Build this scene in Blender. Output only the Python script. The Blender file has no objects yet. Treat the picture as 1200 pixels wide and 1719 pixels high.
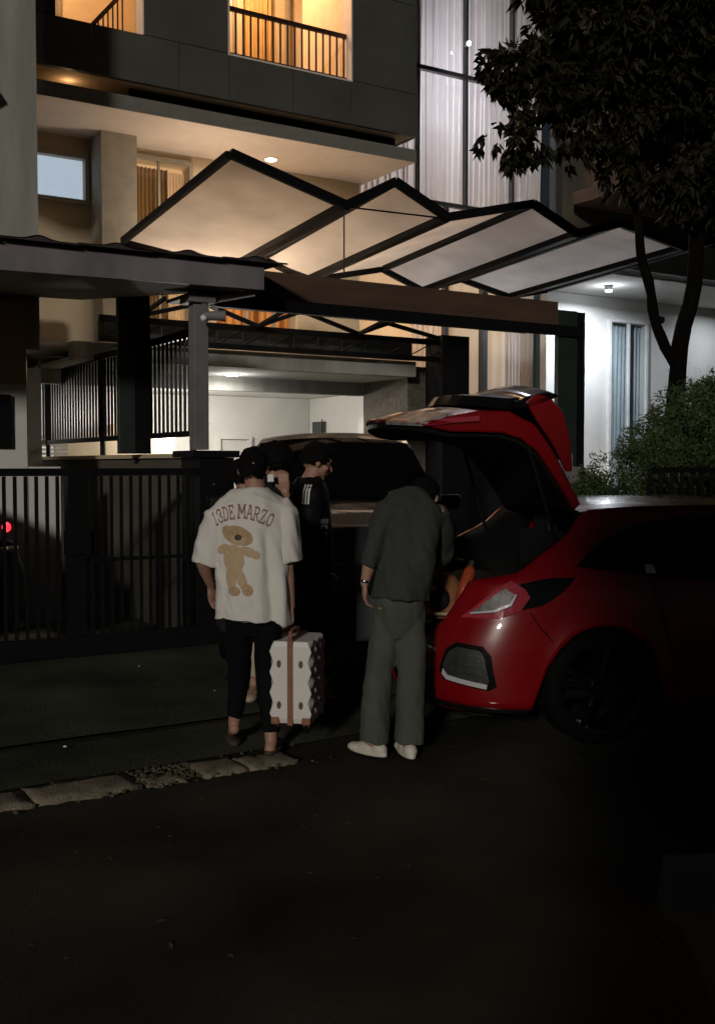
import bpy, bmesh, math, random
from mathutils import Vector, Matrix, noise, Quaternion
from mathutils.bvhtree import BVHTree
R = math.radians
SC = bpy.context.scene
COL = SC.collection
rnd = random.Random(7)

# ------------------------------------------------------------------ camera, sky, sun, exposure
EYE = 1.64
cam_d = bpy.data.cameras.new('camera'); cam = bpy.data.objects.new('camera', cam_d); COL.objects.link(cam)
cam.location = (0, 0, EYE); cam.rotation_euler = (R(90 - 2.53), 0, 0)
cam_d.sensor_fit = 'VERTICAL'; cam_d.sensor_height = 36; cam_d.sensor_width = 36
cam_d.lens = 37.7; cam_d.clip_end = 500; cam_d.clip_start = 0.05
SC.camera = cam

LDIR = Vector((-0.22, -0.94, 0.26)).normalized()      # towards the weak light that falls on the street
world = bpy.data.worlds.new('World'); SC.world = world; world.use_nodes = True
wn = world.node_tree; bg = wn.nodes['Background']
sky = wn.nodes.new('ShaderNodeTexSky'); sky.sky_type = 'NISHITA'; sky.sun_disc = False
sky.sun_elevation = math.asin(LDIR.z); sky.sun_rotation = math.atan2(LDIR.x, LDIR.y)
wn.links.new(sky.outputs[0], bg.inputs[0]); bg.inputs[1].default_value = 0.003
sun_d = bpy.data.lights.new('sun', 'SUN'); sun_d.energy = 1.15; sun_d.angle = R(4.5); sun_d.color = (1.0, 0.93, 0.84)
sun = bpy.data.objects.new('sun', sun_d); COL.objects.link(sun)
sun.rotation_euler = LDIR.to_track_quat('Z', 'Y').to_euler()
vs = SC.view_settings; vs.view_transform = 'Standard'; vs.look = 'None'; vs.exposure = 0; vs.gamma = 1; vs.use_curve_mapping = False
SC.cycles.max_bounces = 8; SC.cycles.sample_clamp_indirect = 3.0
SC.cycles.caustics_reflective = False; SC.cycles.caustics_refractive = False

# ------------------------------------------------------------------ house frame: a along the street, b away from it
TH = math.atan2(1800, 2900); CT, ST = math.cos(TH), math.sin(TH)
def H(a, b, z=0.0): return Vector((a * CT - b * ST, a * ST + b * CT, z))

# ------------------------------------------------------------------ materials
MATS = {}
def mat(name, col, rough=0.7, metal=0.0, var=0.12, vscale=6.0, bump=0.0, bscale=40.0, coat=0.0, emit=None, estr=0.0, spec=0.5, stretch=None):
    if name in MATS: return MATS[name]
    m = bpy.data.materials.new(name); m.use_nodes = True; nt = m.node_tree; p = nt.nodes['Principled BSDF']
    p.inputs['Roughness'].default_value = rough; p.inputs['Metallic'].default_value = metal
    p.inputs['Coat Weight'].default_value = coat; p.inputs['Coat Roughness'].default_value = 0.04
    p.inputs['Specular IOR Level'].default_value = spec
    tc = nt.nodes.new('ShaderNodeTexCoord'); mp = nt.nodes.new('ShaderNodeMapping')
    if stretch: mp.inputs['Scale'].default_value = stretch
    nt.links.new(tc.outputs['Object'], mp.inputs[0])
    nz = nt.nodes.new('ShaderNodeTexNoise'); nz.inputs['Scale'].default_value = vscale; nz.inputs['Detail'].default_value = 8
    nt.links.new(mp.outputs[0], nz.inputs[0])
    rp = nt.nodes.new('ShaderNodeMapRange'); rp.inputs[1].default_value = 0.3; rp.inputs[2].default_value = 0.7
    rp.inputs[3].default_value = 1 - var; rp.inputs[4].default_value = 1 + var
    nt.links.new(nz.outputs[0], rp.inputs[0])
    mx = nt.nodes.new('ShaderNodeVectorMath'); mx.operation = 'SCALE'; mx.inputs[0].default_value = col[:3]
    nt.links.new(rp.outputs[0], mx.inputs['Scale']); nt.links.new(mx.outputs[0], p.inputs['Base Color'])
    if bump:
        n2 = nt.nodes.new('ShaderNodeTexNoise'); n2.inputs['Scale'].default_value = bscale; n2.inputs['Detail'].default_value = 6
        nt.links.new(mp.outputs[0], n2.inputs[0])
        bp = nt.nodes.new('ShaderNodeBump'); bp.inputs['Strength'].default_value = bump; bp.inputs['Distance'].default_value = 0.01
        nt.links.new(n2.outputs[0], bp.inputs['Height']); nt.links.new(bp.outputs[0], p.inputs['Normal'])
    if emit:
        p.inputs['Emission Color'].default_value = (*emit, 1); p.inputs['Emission Strength'].default_value = estr
    MATS[name] = m; return m
def glass(name, tint=(1, 1, 1), rough=0.02, refl=0.12):
    m = bpy.data.materials.new(name); m.use_nodes = True; nt = m.node_tree; nt.nodes.remove(nt.nodes['Principled BSDF'])
    out = nt.nodes['Material Output']; t = nt.nodes.new('ShaderNodeBsdfTransparent'); t.inputs[0].default_value = (*tint, 1)
    g = nt.nodes.new('ShaderNodeBsdfGlossy'); g.inputs['Roughness'].default_value = rough
    lw = nt.nodes.new('ShaderNodeLayerWeight'); pw = nt.nodes.new('ShaderNodeMath'); pw.operation = 'POWER'; pw.inputs[1].default_value = 5
    ma = nt.nodes.new('ShaderNodeMath'); ma.operation = 'MULTIPLY_ADD'; ma.inputs[1].default_value = .9; ma.inputs[2].default_value = .04
    nt.links.new(lw.outputs['Facing'], pw.inputs[0]); nt.links.new(pw.outputs[0], ma.inputs[0])
    mm = nt.nodes.new('ShaderNodeMixShader'); nt.links.new(ma.outputs[0], mm.inputs[0])
    nt.links.new(t.outputs[0], mm.inputs[1]); nt.links.new(g.outputs[0], mm.inputs[2]); nt.links.new(mm.outputs[0], out.inputs[0])
    MATS[name] = m; return m
def translucent(name, col, thru=0.25, dirt=0.2, trans=0.55):
    m = bpy.data.materials.new(name); m.use_nodes = True; nt = m.node_tree; nt.nodes.remove(nt.nodes['Principled BSDF'])
    out = nt.nodes['Material Output']
    tc = nt.nodes.new('ShaderNodeTexCoord'); nz = nt.nodes.new('ShaderNodeTexNoise'); nz.inputs['Scale'].default_value = 2.3; nz.inputs['Detail'].default_value = 7
    nt.links.new(tc.outputs['Object'], nz.inputs[0])
    rp = nt.nodes.new('ShaderNodeMapRange'); rp.inputs[1].default_value = .3; rp.inputs[2].default_value = .7; rp.inputs[3].default_value = 1 - dirt; rp.inputs[4].default_value = 1.0
    nt.links.new(nz.outputs[0], rp.inputs[0])
    sc_ = nt.nodes.new('ShaderNodeVectorMath'); sc_.operation = 'SCALE'; sc_.inputs[0].default_value = col; nt.links.new(rp.outputs[0], sc_.inputs['Scale'])
    tl = nt.nodes.new('ShaderNodeBsdfTranslucent'); df = nt.nodes.new('ShaderNodeBsdfDiffuse'); tp = nt.nodes.new('ShaderNodeBsdfTransparent')
    gl = nt.nodes.new('ShaderNodeBsdfGlossy'); gl.inputs['Roughness'].default_value = .12
    for n in (tl, df): nt.links.new(sc_.outputs[0], n.inputs[0])
    a = nt.nodes.new('ShaderNodeMixShader'); a.inputs[0].default_value = trans; nt.links.new(df.outputs[0], a.inputs[1]); nt.links.new(tl.outputs[0], a.inputs[2])
    b = nt.nodes.new('ShaderNodeMixShader'); b.inputs[0].default_value = thru; nt.links.new(a.outputs[0], b.inputs[1]); nt.links.new(tp.outputs[0], b.inputs[2])
    c = nt.nodes.new('ShaderNodeMixShader'); c.inputs[0].default_value = .05; nt.links.new(b.outputs[0], c.inputs[1]); nt.links.new(gl.outputs[0], c.inputs[2])
    nt.links.new(c.outputs[0], out.inputs[0]); MATS[name] = m; return m
def lamp(name, col, s): return mat(name, (0.8, 0.8, 0.8), emit=col, estr=s, var=0)

M_asph = mat('asphalt', (0.034, 0.033, 0.024), 0.85, spec=.12, var=.6, vscale=.9, bump=1.0, bscale=110)
M_apron = mat('apron_concrete', (0.055, 0.058, 0.04), 0.9, spec=.12, var=.6, vscale=1.1, bump=.8, bscale=50)
M_kerb = mat('kerb_stone', (0.19, 0.16, 0.11), 0.9, var=.4, vscale=9, bump=1.0, bscale=60)
M_moss = mat('moss_gravel', (0.07, 0.062, 0.035), 0.95, var=.5, vscale=20, bump=1)
M_clad = mat('dark_cladding', (0.062, 0.065, 0.055), 0.6, var=.18, vscale=1.5, bump=.1, bscale=15)
M_slab = mat('slab_paint', (0.15, 0.15, 0.132), 0.7, var=.1)
M_soffit = mat('soffit_paint', (0.66, 0.58, 0.52), 0.8, var=.05)
M_cream = mat('cream_plaster', (0.46, 0.37, 0.25), 0.85, var=.08, vscale=2, bump=.15, bscale=30)
M_white = mat('white_plaster', (0.66, 0.65, 0.62), 0.85, var=.06, vscale=2, bump=.12, bscale=30)
M_greyp = mat('grey_plaster', (0.32, 0.32, 0.29), 0.85, var=.25, vscale=3.5, bump=.3, bscale=25, stretch=(1, 1, .15))
M_olive = mat('olive_plaster', (0.075, 0.068, 0.05), 0.9, var=.25, vscale=2, bump=.4, bscale=25)
M_warm = mat('ochre_wall', (0.66, 0.53, 0.36), 0.85, var=.06)
M_black = mat('black_steel', (0.008, 0.008, 0.009), 0.45, spec=.12, var=.2, vscale=12)
M_rail = mat('dark_brown_steel', (0.03, 0.014, 0.008), 0.5, var=.1)
M_green = mat('green_black_panel', (0.018, 0.028, 0.022), 0.55, var=.15)
M_brown = mat('brown_beam_paint', (0.085, 0.05, 0.033), 0.6, var=.2, vscale=3, stretch=(.4, 1, 3))
M_stone = mat('brown_stone', (0.10, 0.085, 0.07), 0.9, var=.35, vscale=18, bump=.9, bscale=35)
M_fascia = mat('mauve_fascia', (0.19, 0.172, 0.192), 0.6, var=.22, vscale=4, stretch=(1, 1, .5))
M_under = mat('roof_lining', (0.3, 0.27, 0.22), 0.9, var=.15)
M_tile = mat('roof_sheet', (0.04, 0.035, 0.035), 0.8, var=.2)
M_postg = mat('grey_post_paint', (0.17, 0.16, 0.175), 0.6, var=.15, vscale=5)
M_frame = mat('window_frame', (0.28, 0.25, 0.2), 0.5)
M_mull = mat('grey_mullion', (0.05, 0.055, 0.06), 0.4)
M_curt = translucent('sheer_curtain', (0.86, 0.82, 0.84), thru=.06, dirt=.08, trans=.5)
M_curtb = translucent('brown_curtain', (0.32, 0.22, 0.12), thru=.0, dirt=.2, trans=.4)
M_curtw = translucent('cream_curtain', (0.88, 0.76, 0.64), thru=.05, dirt=.1, trans=.5)
M_poly = translucent('polycarbonate', (0.84, 0.79, 0.74), thru=.10, dirt=.22, trans=.82)
M_glass = glass('clear_glass', (.93, .95, .95))
M_dglass = mat('tinted_glass', (0.004, 0.004, 0.005), 0.06, spec=.5, var=0)
M_carglass = glass('car_glass', (.25, .27, .28))
M_red = mat('red_car_paint', (0.2, 0.0015, 0.005), 0.32, var=0.02, coat=1.0)
M_blk = mat('gloss_black', (0.006, 0.006, 0.007), 0.15, var=.05)
M_trim = mat('matt_black_plastic', (0.006, 0.006, 0.006), 0.6, spec=.12, var=.1, bump=.2, bscale=90)
M_rub = mat('tyre_rubber', (0.003, 0.003, 0.003), 0.85, spec=.12, bump=.3, bscale=60)
M_chrome = mat('chrome', (0.7, 0.7, 0.72), 0.15, metal=1.0, var=.02)
M_silver = mat('silver_car_paint', (0.07, 0.07, 0.075), 0.3, metal=.6, var=.03, coat=1.0)
M_darkcar = mat('dark_car_paint', (0.02, 0.02, 0.025), 0.3, metal=.3, var=.03, coat=1.0)
M_lens = mat('clear_lamp_lens', (0.2, 0.19, 0.19), 0.42, metal=.0, spec=.3, var=.5, vscale=16, bump=.12, bscale=30)
M_redlens = mat('red_lamp_lens', (0.36, 0.04, 0.06), 0.12, var=.1, coat=1)
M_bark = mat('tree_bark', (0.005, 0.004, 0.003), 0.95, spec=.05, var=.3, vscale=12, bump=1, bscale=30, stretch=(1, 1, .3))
M_skin = mat('skin', (0.36, 0.2, 0.14), 0.55, var=.06, vscale=14, bump=.08, bscale=120)
M_hair = mat('black_hair', (0.004, 0.0035, 0.0035), 0.8, spec=.12, var=.2, vscale=60, bump=.9, bscale=110)
M_tee = mat('white_cotton', (0.68, 0.655, 0.61), 0.9, var=.04, bump=.25, bscale=24)
M_print = mat('brown_print', (0.27, 0.16, 0.13), 0.9, var=.15)
M_bear = mat('tan_plush', (0.52, 0.38, 0.23), 0.95, var=.1, vscale=70, bump=.6, bscale=90)
M_beard = mat('tan_plush_dark', (0.42, 0.3, 0.17), 0.95, var=.2, vscale=70)
M_bearn = mat('dark_brown_felt', (0.03, 0.014, 0.008), 0.6)
M_navy = mat('black_cotton', (0.004, 0.0045, 0.006), 0.9, spec=.12, var=.2, bump=.3, bscale=30)
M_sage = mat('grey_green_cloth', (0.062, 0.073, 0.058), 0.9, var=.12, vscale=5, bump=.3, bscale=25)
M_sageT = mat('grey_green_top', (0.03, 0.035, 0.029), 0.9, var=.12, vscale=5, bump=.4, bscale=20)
M_jack = mat('black_jacket', (0.006, 0.006, 0.008), 0.7, spec=.12, var=.2, bump=.3, bscale=25)
M_beige = mat('beige_cloth', (0.42, 0.34, 0.24), 0.9, var=.1, bump=.3)
M_greyc = mat('grey_cloth', (0.14, 0.14, 0.14), 0.9, var=.1, bump=.3)
M_shoe = mat('white_rubber', (0.6, 0.57, 0.48), 0.6, var=.08)
M_sand = mat('brown_sandal', (0.05, 0.03, 0.02), 0.8)
M_case = mat('white_suitcase_shell', (0.66, 0.64, 0.6), 0.45, var=.04)
M_leather = mat('tan_leather', (0.23, 0.09, 0.05), 0.6, var=.2, vscale=30)
M_brass = mat('dark_brass', (0.12, 0.085, 0.04), 0.4, metal=.5)
M_bag = mat('orange_tan_canvas', (0.26, 0.11, 0.045), 0.85, var=.2, bump=.4)
M_bagd = mat('dark_bag', (0.008, 0.008, 0.009), 0.7, bump=.4)
M_shine = mat('chrome_shine_grey', (.5, .5, .52), .3, var=.05)  # plain pale grey, painted in place of the shine on chrome
M_wht = mat('white_plastic', (0.7, 0.7, 0.7), 0.5)
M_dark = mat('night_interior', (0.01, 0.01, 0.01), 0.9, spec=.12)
def leafmat(name, c1, c2):
    m = bpy.data.materials.new(name); m.use_nodes = True; nt = m.node_tree; p = nt.nodes['Principled BSDF']
    p.inputs['Roughness'].default_value = .6; p.inputs['Specular IOR Level'].default_value = .15
    at = nt.nodes.new('ShaderNodeNewGeometry'); mx = nt.nodes.new('ShaderNodeMixRGB'); mx.inputs[1].default_value = (*c1, 1); mx.inputs[2].default_value = (*c2, 1)
    nt.links.new(at.outputs['Random Per Island'], mx.inputs[0]); nt.links.new(mx.outputs[0], p.inputs['Base Color'])
    MATS[name] = m; return m
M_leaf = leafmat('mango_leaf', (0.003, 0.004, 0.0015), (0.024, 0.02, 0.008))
M_bush = leafmat('bush_leaf', (0.025, 0.05, 0.015), (0.08, 0.115, 0.04))
M_tan = leafmat('shade_leaf', (0.03, 0.04, 0.015), (0.06, 0.08, 0.03))

# ------------------------------------------------------------------ object helpers
FR = {}                       # name of object -> world matrix of its frame
def empty(name, loc, rz=0.0):
    o = bpy.data.objects.new(name, None); COL.objects.link(o); o.location = loc; o.rotation_euler = (0, 0, rz)
    o.empty_display_size = .2
    FR[o.name] = Matrix.Translation(Vector(loc)) @ Matrix.Rotation(rz, 4, 'Z'); return o
def tag(o, label=None, cat=None, group=None, kind=None):
    if label: o['label'] = label
    if cat: o['category'] = cat
    if group: o['group'] = group
    if kind: o['kind'] = kind
    return o
def thing(name, loc, label, cat, rz=0.0, group=None): return tag(empty(name, loc, rz), label, cat, group)
def obj(name, bm, m, parent=None, smooth=False, bevel=0.0):
    """links a bmesh built in WORLD coordinates"""
    me = bpy.data.meshes.new(name)
    if smooth:
        for f in bm.faces: f.smooth = True
    if parent is not None:
        M = FR[parent.name]; bm.transform(M.inverted()); off = Vector()
    else:
        lo = Vector((min(v.co.x for v in bm.verts), min(v.co.y for v in bm.verts), min(v.co.z for v in bm.verts)))
        hi = Vector((max(v.co.x for v in bm.verts), max(v.co.y for v in bm.verts), 0))
        off = Vector(((lo.x + hi.x) / 2, (lo.y + hi.y) / 2, lo.z)); bm.transform(Matrix.Translation(-off)); M = None
    bm.to_mesh(me); bm.free()
    for k in (m if isinstance(m, (list, tuple)) else [m]): me.materials.append(k)
    o = bpy.data.objects.new(name, me); COL.objects.link(o)
    if parent is not None: o.parent = parent; FR[o.name] = M
    else: o.location = off; FR[o.name] = Matrix.Translation(off)
    if bevel:
        b = o.modifiers.new('bevel', 'BEVEL'); b.width = bevel; b.segments = 2; b.limit_method = 'ANGLE'
    return o
def B(): return bmesh.new()
def hexa(bm, c):
    """box from 8 corners: bottom ring then top ring"""
    v = [bm.verts.new(x) for x in c]
    for q in ((3, 2, 1, 0), (4, 5, 6, 7), (0, 1, 5, 4), (1, 2, 6, 5), (2, 3, 7, 6), (3, 0, 4, 7)): bm.faces.new([v[i] for i in q])
def bxh(bm, a0, a1, b0, b1, z0, z1):       # box in the house frame
    hexa(bm, [H(a0, b0, z0), H(a1, b0, z0), H(a1, b1, z0), H(a0, b1, z0), H(a0, b0, z1), H(a1, b0, z1), H(a1, b1, z1), H(a0, b1, z1)]); return bm
def bx(bm, c, s, M=None):                   # box by centre and size, optional matrix
    c = Vector(c); h = Vector(s) / 2
    pts = [c + Vector((sx * h.x, sy * h.y, sz * h.z)) for sz in (-1, 1) for sx, sy in ((-1, -1), (1, -1), (1, 1), (-1, 1))]
    if M is not None: pts = [M @ p for p in pts]
    hexa(bm, pts); return bm
def bar(bm, p, q, w, h=None, up=Vector((0, 0, 1))):   # rectangular bar from p to q
    h = h or w; p = Vector(p); q = Vector(q); d = (q - p).normalized(); s = d.cross(up)
    if s.length < 1e-4: s = d.cross(Vector((1, 0, 0)))
    s.normalize(); u = s.cross(d).normalized()
    r = [s * (-w / 2) + u * (-h / 2), s * (w / 2) + u * (-h / 2), s * (w / 2) + u * (h / 2), s * (-w / 2) + u * (h / 2)]
    hexa(bm, [p + x for x in r] + [q + x for x in r]); return bm
def tube(bm, pts, rad, seg=10, sq=None, cap=True):
    """closed tapered tube; rad floats or (r1,r2) with sq the direction of r1"""
    pts = [Vector(p) for p in pts]; n = len(pts); rings = []
    ref = Vector(sq) if sq is not None else None; prev = None
    for i, p in enumerate(pts):
        d = (pts[min(i + 1, n - 1)] - pts[max(i - 1, 0)]).normalized()
        s = ref if ref is not None else (prev if prev is not None else (Vector((0, 0, 1)) if abs(d.z) < .9 else Vector((1, 0, 0))))
        s = (s - d * s.dot(d)).normalized(); prev = s; t = d.cross(s)
        r = rad[i] if isinstance(rad, (list, tuple)) and not (len(rad) == 2 and n != 2 and False) else rad
        r1, r2 = r if isinstance(r, (tuple, list)) else (r, r)
        rings.append([bm.verts.new(p + s * (r1 * math.cos(2 * math.pi * k / seg)) + t * (r2 * math.sin(2 * math.pi * k / seg))) for k in range(seg)])
    for i in range(n - 1):
        for k in range(seg): bm.faces.new((rings[i][k], rings[i][(k + 1) % seg], rings[i + 1][(k + 1) % seg], rings[i + 1][k]))
    if cap: bm.faces.new(rings[0][::-1]); bm.faces.new(rings[-1])
    return bm
def ball(bm, c, r, M=None, seg=14, rings=9):
    r = (r, r, r) if not isinstance(r, (tuple, list)) else r
    T = Matrix.Translation(Vector(c)) @ (M.to_4x4() if M is not None else Matrix.Identity(4)) @ Matrix.Diagonal((*r, 1))
    bmesh.ops.create_uvsphere(bm, u_segments=seg, v_segments=rings, radius=1, matrix=T); return bm
def cap(bm, p, q, r0, r1, seg=12):
    tube(bm, [p, q], [r0, r1], seg); ball(bm, p, r0, seg=seg, rings=8); ball(bm, q, r1, seg=seg, rings=8); return bm
def disc(bm, c, r, th, n=Vector((0, 0, 1)), seg=20):
    n = Vector(n).normalized(); return tube(bm, [Vector(c) - n * th / 2, Vector(c) + n * th / 2], r, seg)
def sheet(bm, P, nu, nv):
    """grid from function P(i,j)"""
    g = [[bm.verts.new(P(i, j)) for j in range(nv)] for i in range(nu)]
    for i in range(nu - 1):
        for j in range(nv - 1): bm.faces.new((g[i][j], g[i + 1][j], g[i + 1][j + 1], g[i][j + 1]))
    return g
def remesh(bm, vox, smooth=2, fn=None):
    """union of closed shapes -> one continuous surface (bmesh)"""
    me = bpy.data.meshes.new('tmp'); bm.to_mesh(me); bm.free(); o = bpy.data.objects.new('tmp', me); COL.objects.link(o)
    r = o.modifiers.new('r', 'REMESH'); r.mode = 'VOXEL'; r.voxel_size = vox
    if smooth: s = o.modifiers.new('s', 'SMOOTH'); s.iterations = smooth; s.factor = .6
    dg = bpy.context.evaluated_depsgraph_get(); dg.update(); ev = o.evaluated_get(dg); m2 = bpy.data.meshes.new_from_object(ev)
    b2 = bmesh.new(); b2.from_mesh(m2); bpy.data.objects.remove(o); bpy.data.meshes.remove(me); bpy.data.meshes.remove(m2)
    if fn:
        b2.normal_update()
        mv = [(v, fn(v.co, v.normal)) for v in b2.verts]
        for v, c in mv: v.co = c
    return b2
def spot(name, loc, energy, col, size=.1, cone=150, parent=None, down=(0, 0, -1)):
    d = bpy.data.lights.new(name, 'AREA'); d.shape = 'DISK'; d.size = size; d.energy = energy; d.color = col; d.spread = R(cone)
    o = bpy.data.objects.new(name, d); COL.objects.link(o); o.location = loc; o.rotation_euler = (-Vector(down)).to_track_quat('Z', 'Y').to_euler()
    return o
def point(name, loc, energy, col, size=.08):
    d = bpy.data.lights.new(name, 'POINT'); d.shadow_soft_size = size; d.energy = energy; d.color = col
    o = bpy.data.objects.new(name, d); COL.objects.link(o); o.location = loc; return o
WARM = (1.0, 0.6, 0.3); NEUT = (1.0, 0.85, 0.7); COOL = (0.78, 0.86, 1.0)

# ================================================================== SETTING
bm = B(); bmesh.ops.create_grid(bm, x_segments=2, y_segments=2, size=90, matrix=Matrix.Translation((0, 20, 0)))
tag(obj('road', bm, M_asph), 'dark asphalt road in the foreground', kind='structure')
bm = B()
sheet(bm, lambda i, j: H(-12 + 30 * i / 60, 5.42 + .70 * j / 4, .02 + .012 * noise.noise(Vector((i * .7, j, 0)))), 61, 5)
tag(obj('gutter', bm, M_apron), 'concrete gutter strip behind the kerb', kind='structure')
bm = B()
def aprz(b): return .035 + .06 * min(1, max(0, (b - 6.18) / 2.3))
def ap(i, j):
    b = 6.19 + (12.2 * (j / 24) ** 1.2); a = -12 + 30 * i / 60
    return H(a, b, aprz(b) + .008 * noise.noise(Vector((a * 1.3, b * 1.3, 0))))
sheet(bm, ap, 61, 25)
tag(obj('driveway', bm, M_apron, smooth=True), 'concrete driveway apron rising to the gate', kind='structure')

# kerb: rough stones
def rock(bm, a0, a1, b0, b1, z1, seed):
    n = 9; m = 5
    def P(i, j, zz):
        u, v = i / (n - 1), j / (m - 1); k = noise.noise(Vector((i * .8 + seed * 7, j * .9, zz)))
        a = a0 + (a1 - a0) * u + .012 * k; b = b0 + (b1 - b0) * v + .075 * noise.noise(Vector((i * 1.3 + seed * 3, zz * 5, j * .3))) * (1 if j in (0, m - 1) else .3)
        e = min(min(u, 1 - u) * 6, min(v, 1 - v) * 4, 1)
        return H(a, b, z1 * (.72 + .28 * e) + .01 * k if zz else -.02)
    top = sheet(bm, lambda i, j: P(i, j, 1), n, m)
    ring = [(i, 0) for i in range(n)] + [(n - 1, j) for j in range(1, m)] + [(i, m - 1) for i in range(n - 2, -1, -1)] + [(0, j) for j in range(m - 2, 0, -1)]
    low = [bm.verts.new(P(i, j, 0)) for i, j in ring]; up = [top[i][j] for i, j in ring]
    for k in range(len(ring)):
        k2 = (k + 1) % len(ring); bm.faces.new((low[k], low[k2], up[k2], up[k]))
kerb = thing('kerb', H(1.9, 5.28), 'low kerb of pale rough stones with one broken mossy stretch beside the road', 'kerb', TH)
for k, (a0, a1, b1, z1) in enumerate(((-.9, -.36, 5.39, .03), (-.355, .2, 5.38, .03), (.205, .78, 5.39, .032), (.785, 1.36, 5.38, .03), (1.365, 1.90, 5.39, .032), (1.93, 2.14, 5.26, .02), (2.24, 2.50, 5.39, .026), (2.505, 2.80, 5.34, .028))):
    bm = B(); rock(bm, a0, a1, 5.12, b1, z1, k); obj('kerb_stone', bm, M_kerb, kerb, smooth=True)
bm = B()
for k in range(420):
    a = rnd.uniform(1.88, 2.26) if k < 300 else rnd.uniform(-.5, 3.0); b = rnd.uniform(5.13, 5.4) if k < 300 else rnd.choice((rnd.gauss(5.1, .04), rnd.gauss(5.42, .03))); r = rnd.uniform(.003, .012)
    bmesh.ops.create_icosphere(bm, subdivisions=1, radius=r, matrix=Matrix.Translation(H(a, b, .012 + r * .3)) @ Matrix.Diagonal((1.3, 1, .7, 1)))
tag(obj('moss_and_gravel', bm, M_moss, smooth=True), 'crumbled moss and gravel in the broken stretch of the kerb', 'gravel', kind='stuff')
for k, (X, Y, r) in enumerate(((-1.66, 6.03, .009), (-.98, 7.3, .004), (-1.68, 8.2, .006))):
    bm = B(); bmesh.ops.create_icosphere(bm, subdivisions=1, radius=r, matrix=Matrix.Translation((X, Y, .04 if k < 1 else .09)) @ Matrix.Diagonal((1.5, 1, .7, 1)))
    tag(obj('pebble', bm, M_wht, smooth=True), ('tiny white chip lying on the gutter strip left of the walking man', 'tiny pale chip on the driveway left of the man in black trousers', 'tiny pale chip just in front of the sliding gate')[k], 'pebble')

# ================================================================== HOUSE
house = thing('house', H(6, 11.7), 'three storey modern house with dark cladding, lit balconies and tall curtained glass', 'house', TH)
# wall pieces
# first floor back wall with two openings (small window a 3.67-4.16, curtained door 4.70-5.50)
zf, zc = 3.02, 5.60
def wall_open(bm, a0, a1, b0, b1, z0, z1, holes):
    """wall with rectangular holes (a0,a1,z0,z1), holes sorted in a"""
    x = a0
    for (h0, h1, y0, y1) in holes:
        if h0 > x: bxh(bm, x, h0, b0, b1, z0, z1)
        if y0 > z0: bxh(bm, h0, h1, b0, b1, z0, y0)
        if y1 < z1: bxh(bm, h0, h1, b0, b1, y1, z1)
        x = h1
    if x < a1: bxh(bm, x, a1, b0, b1, z0, z1)
bm = B(); wall_open(bm, 2.7, 8.1, 13.0, 13.2, zf, zc, [(3.55, 4.16, 4.85, 5.34), (4.72, 5.52, 3.1, 5.46), (5.9, 7.1, 3.35, 3.95)])
obj('wall', bm, M_cream, house)
bm = B(); bxh(bm, 4.22, 4.66, 12.55, 12.997, zf, 5.597); obj('pier', bm, mat('pier_paint', (.4, .38, .33), .85, bump=.1), house)
# small frosted window, lit from inside
w = obj('window', bxh(bxh(bxh(bxh(B(), 3.50, 4.20, 12.94, 12.998, 5.34, 5.39), 3.50, 4.20, 12.94, 12.998, 4.80, 4.85), 3.50, 3.55, 12.94, 12.998, 4.851, 5.339), 4.15, 4.20, 12.94, 12.998, 4.851, 5.339), M_frame, house)
w['label'] = 'small frosted bluish lit window'
obj('pane', bxh(B(), 3.56, 4.15, 13.05, 13.07, 4.85, 5.34), lamp('frosted_lit_pane', (0.62, 0.78, 0.95), .55), w)
# curtained door of the first floor
w = obj('window', bxh(bxh(bxh(bxh(B(), 4.68, 5.56, 12.95, 12.998, 5.46, 5.52), 4.68, 4.73, 12.95, 12.998, 3.03, 5.459), 5.51, 5.56, 12.95, 12.998, 3.03, 5.459), 5.09, 5.12, 12.96, 12.999, 3.03, 5.459), M_frame, house)
def curtain_sheet(a0, a1, b, z0, z1, folds, amp, jit=0):
    bm = B(); n = folds * 8
    g = sheet(bm, lambda i, j: H(a0 + (a1 - a0) * i / n, b + amp * (math.sin(i / 8 * 2 * math.pi) * (.55 + .45 * j / 5) + .8 * noise.noise(Vector((i * .13 + jit, j * .2, a0)))), z0 + (z1 - z0) * j / 5), n + 1, 6)
    return bm
obj('curtain', curtain_sheet(4.78, 5.27, 13.1, 3.05, 5.40, 9, .03), M_curtb, w, smooth=True)
obj('curtain', curtain_sheet(5.22, 5.52, 13.16, 3.05, 5.40, 7, .02), M_curtw, w, smooth=True)
obj('pane', bxh(B(), 4.73, 5.51, 12.97, 12.975, 3.05, 5.46), M_glass, w)
w = obj('window', bxh(bxh(bxh(B(), 5.86, 7.14, 12.96, 12.998, 3.95, 4.0), 6.3, 6.34, 12.96, 12.998, 3.35, 3.949), 6.7, 6.74, 12.96, 12.998, 3.35, 3.949), M_frame, house)
obj('curtain', curtain_sheet(5.9, 7.1, 13.25, 3.3, 4.0, 10, .02), mat('amber_curtain', (.7, .3, .08), .9), w, smooth=True)
# interior room behind first floor wall
bm = B(); bxh(bm, 2.9, 8.0, 15.4, 15.5, 3.02, 5.6); obj('room_wall', bm, M_warm, house)
# floors, soffit, slabs
obj('soffit', bxh(B(), 2.86, 8.17, 11.72, 15.4, 5.601, 5.64), M_soffit, house)
obj('slab', bxh(bxh(B(), 2.86, 8.17, 11.7, 11.718, 5.60, 5.76), 2.86, 8.17, 11.72, 15.3, 5.645, 5.758), M_slab, house)
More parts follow.
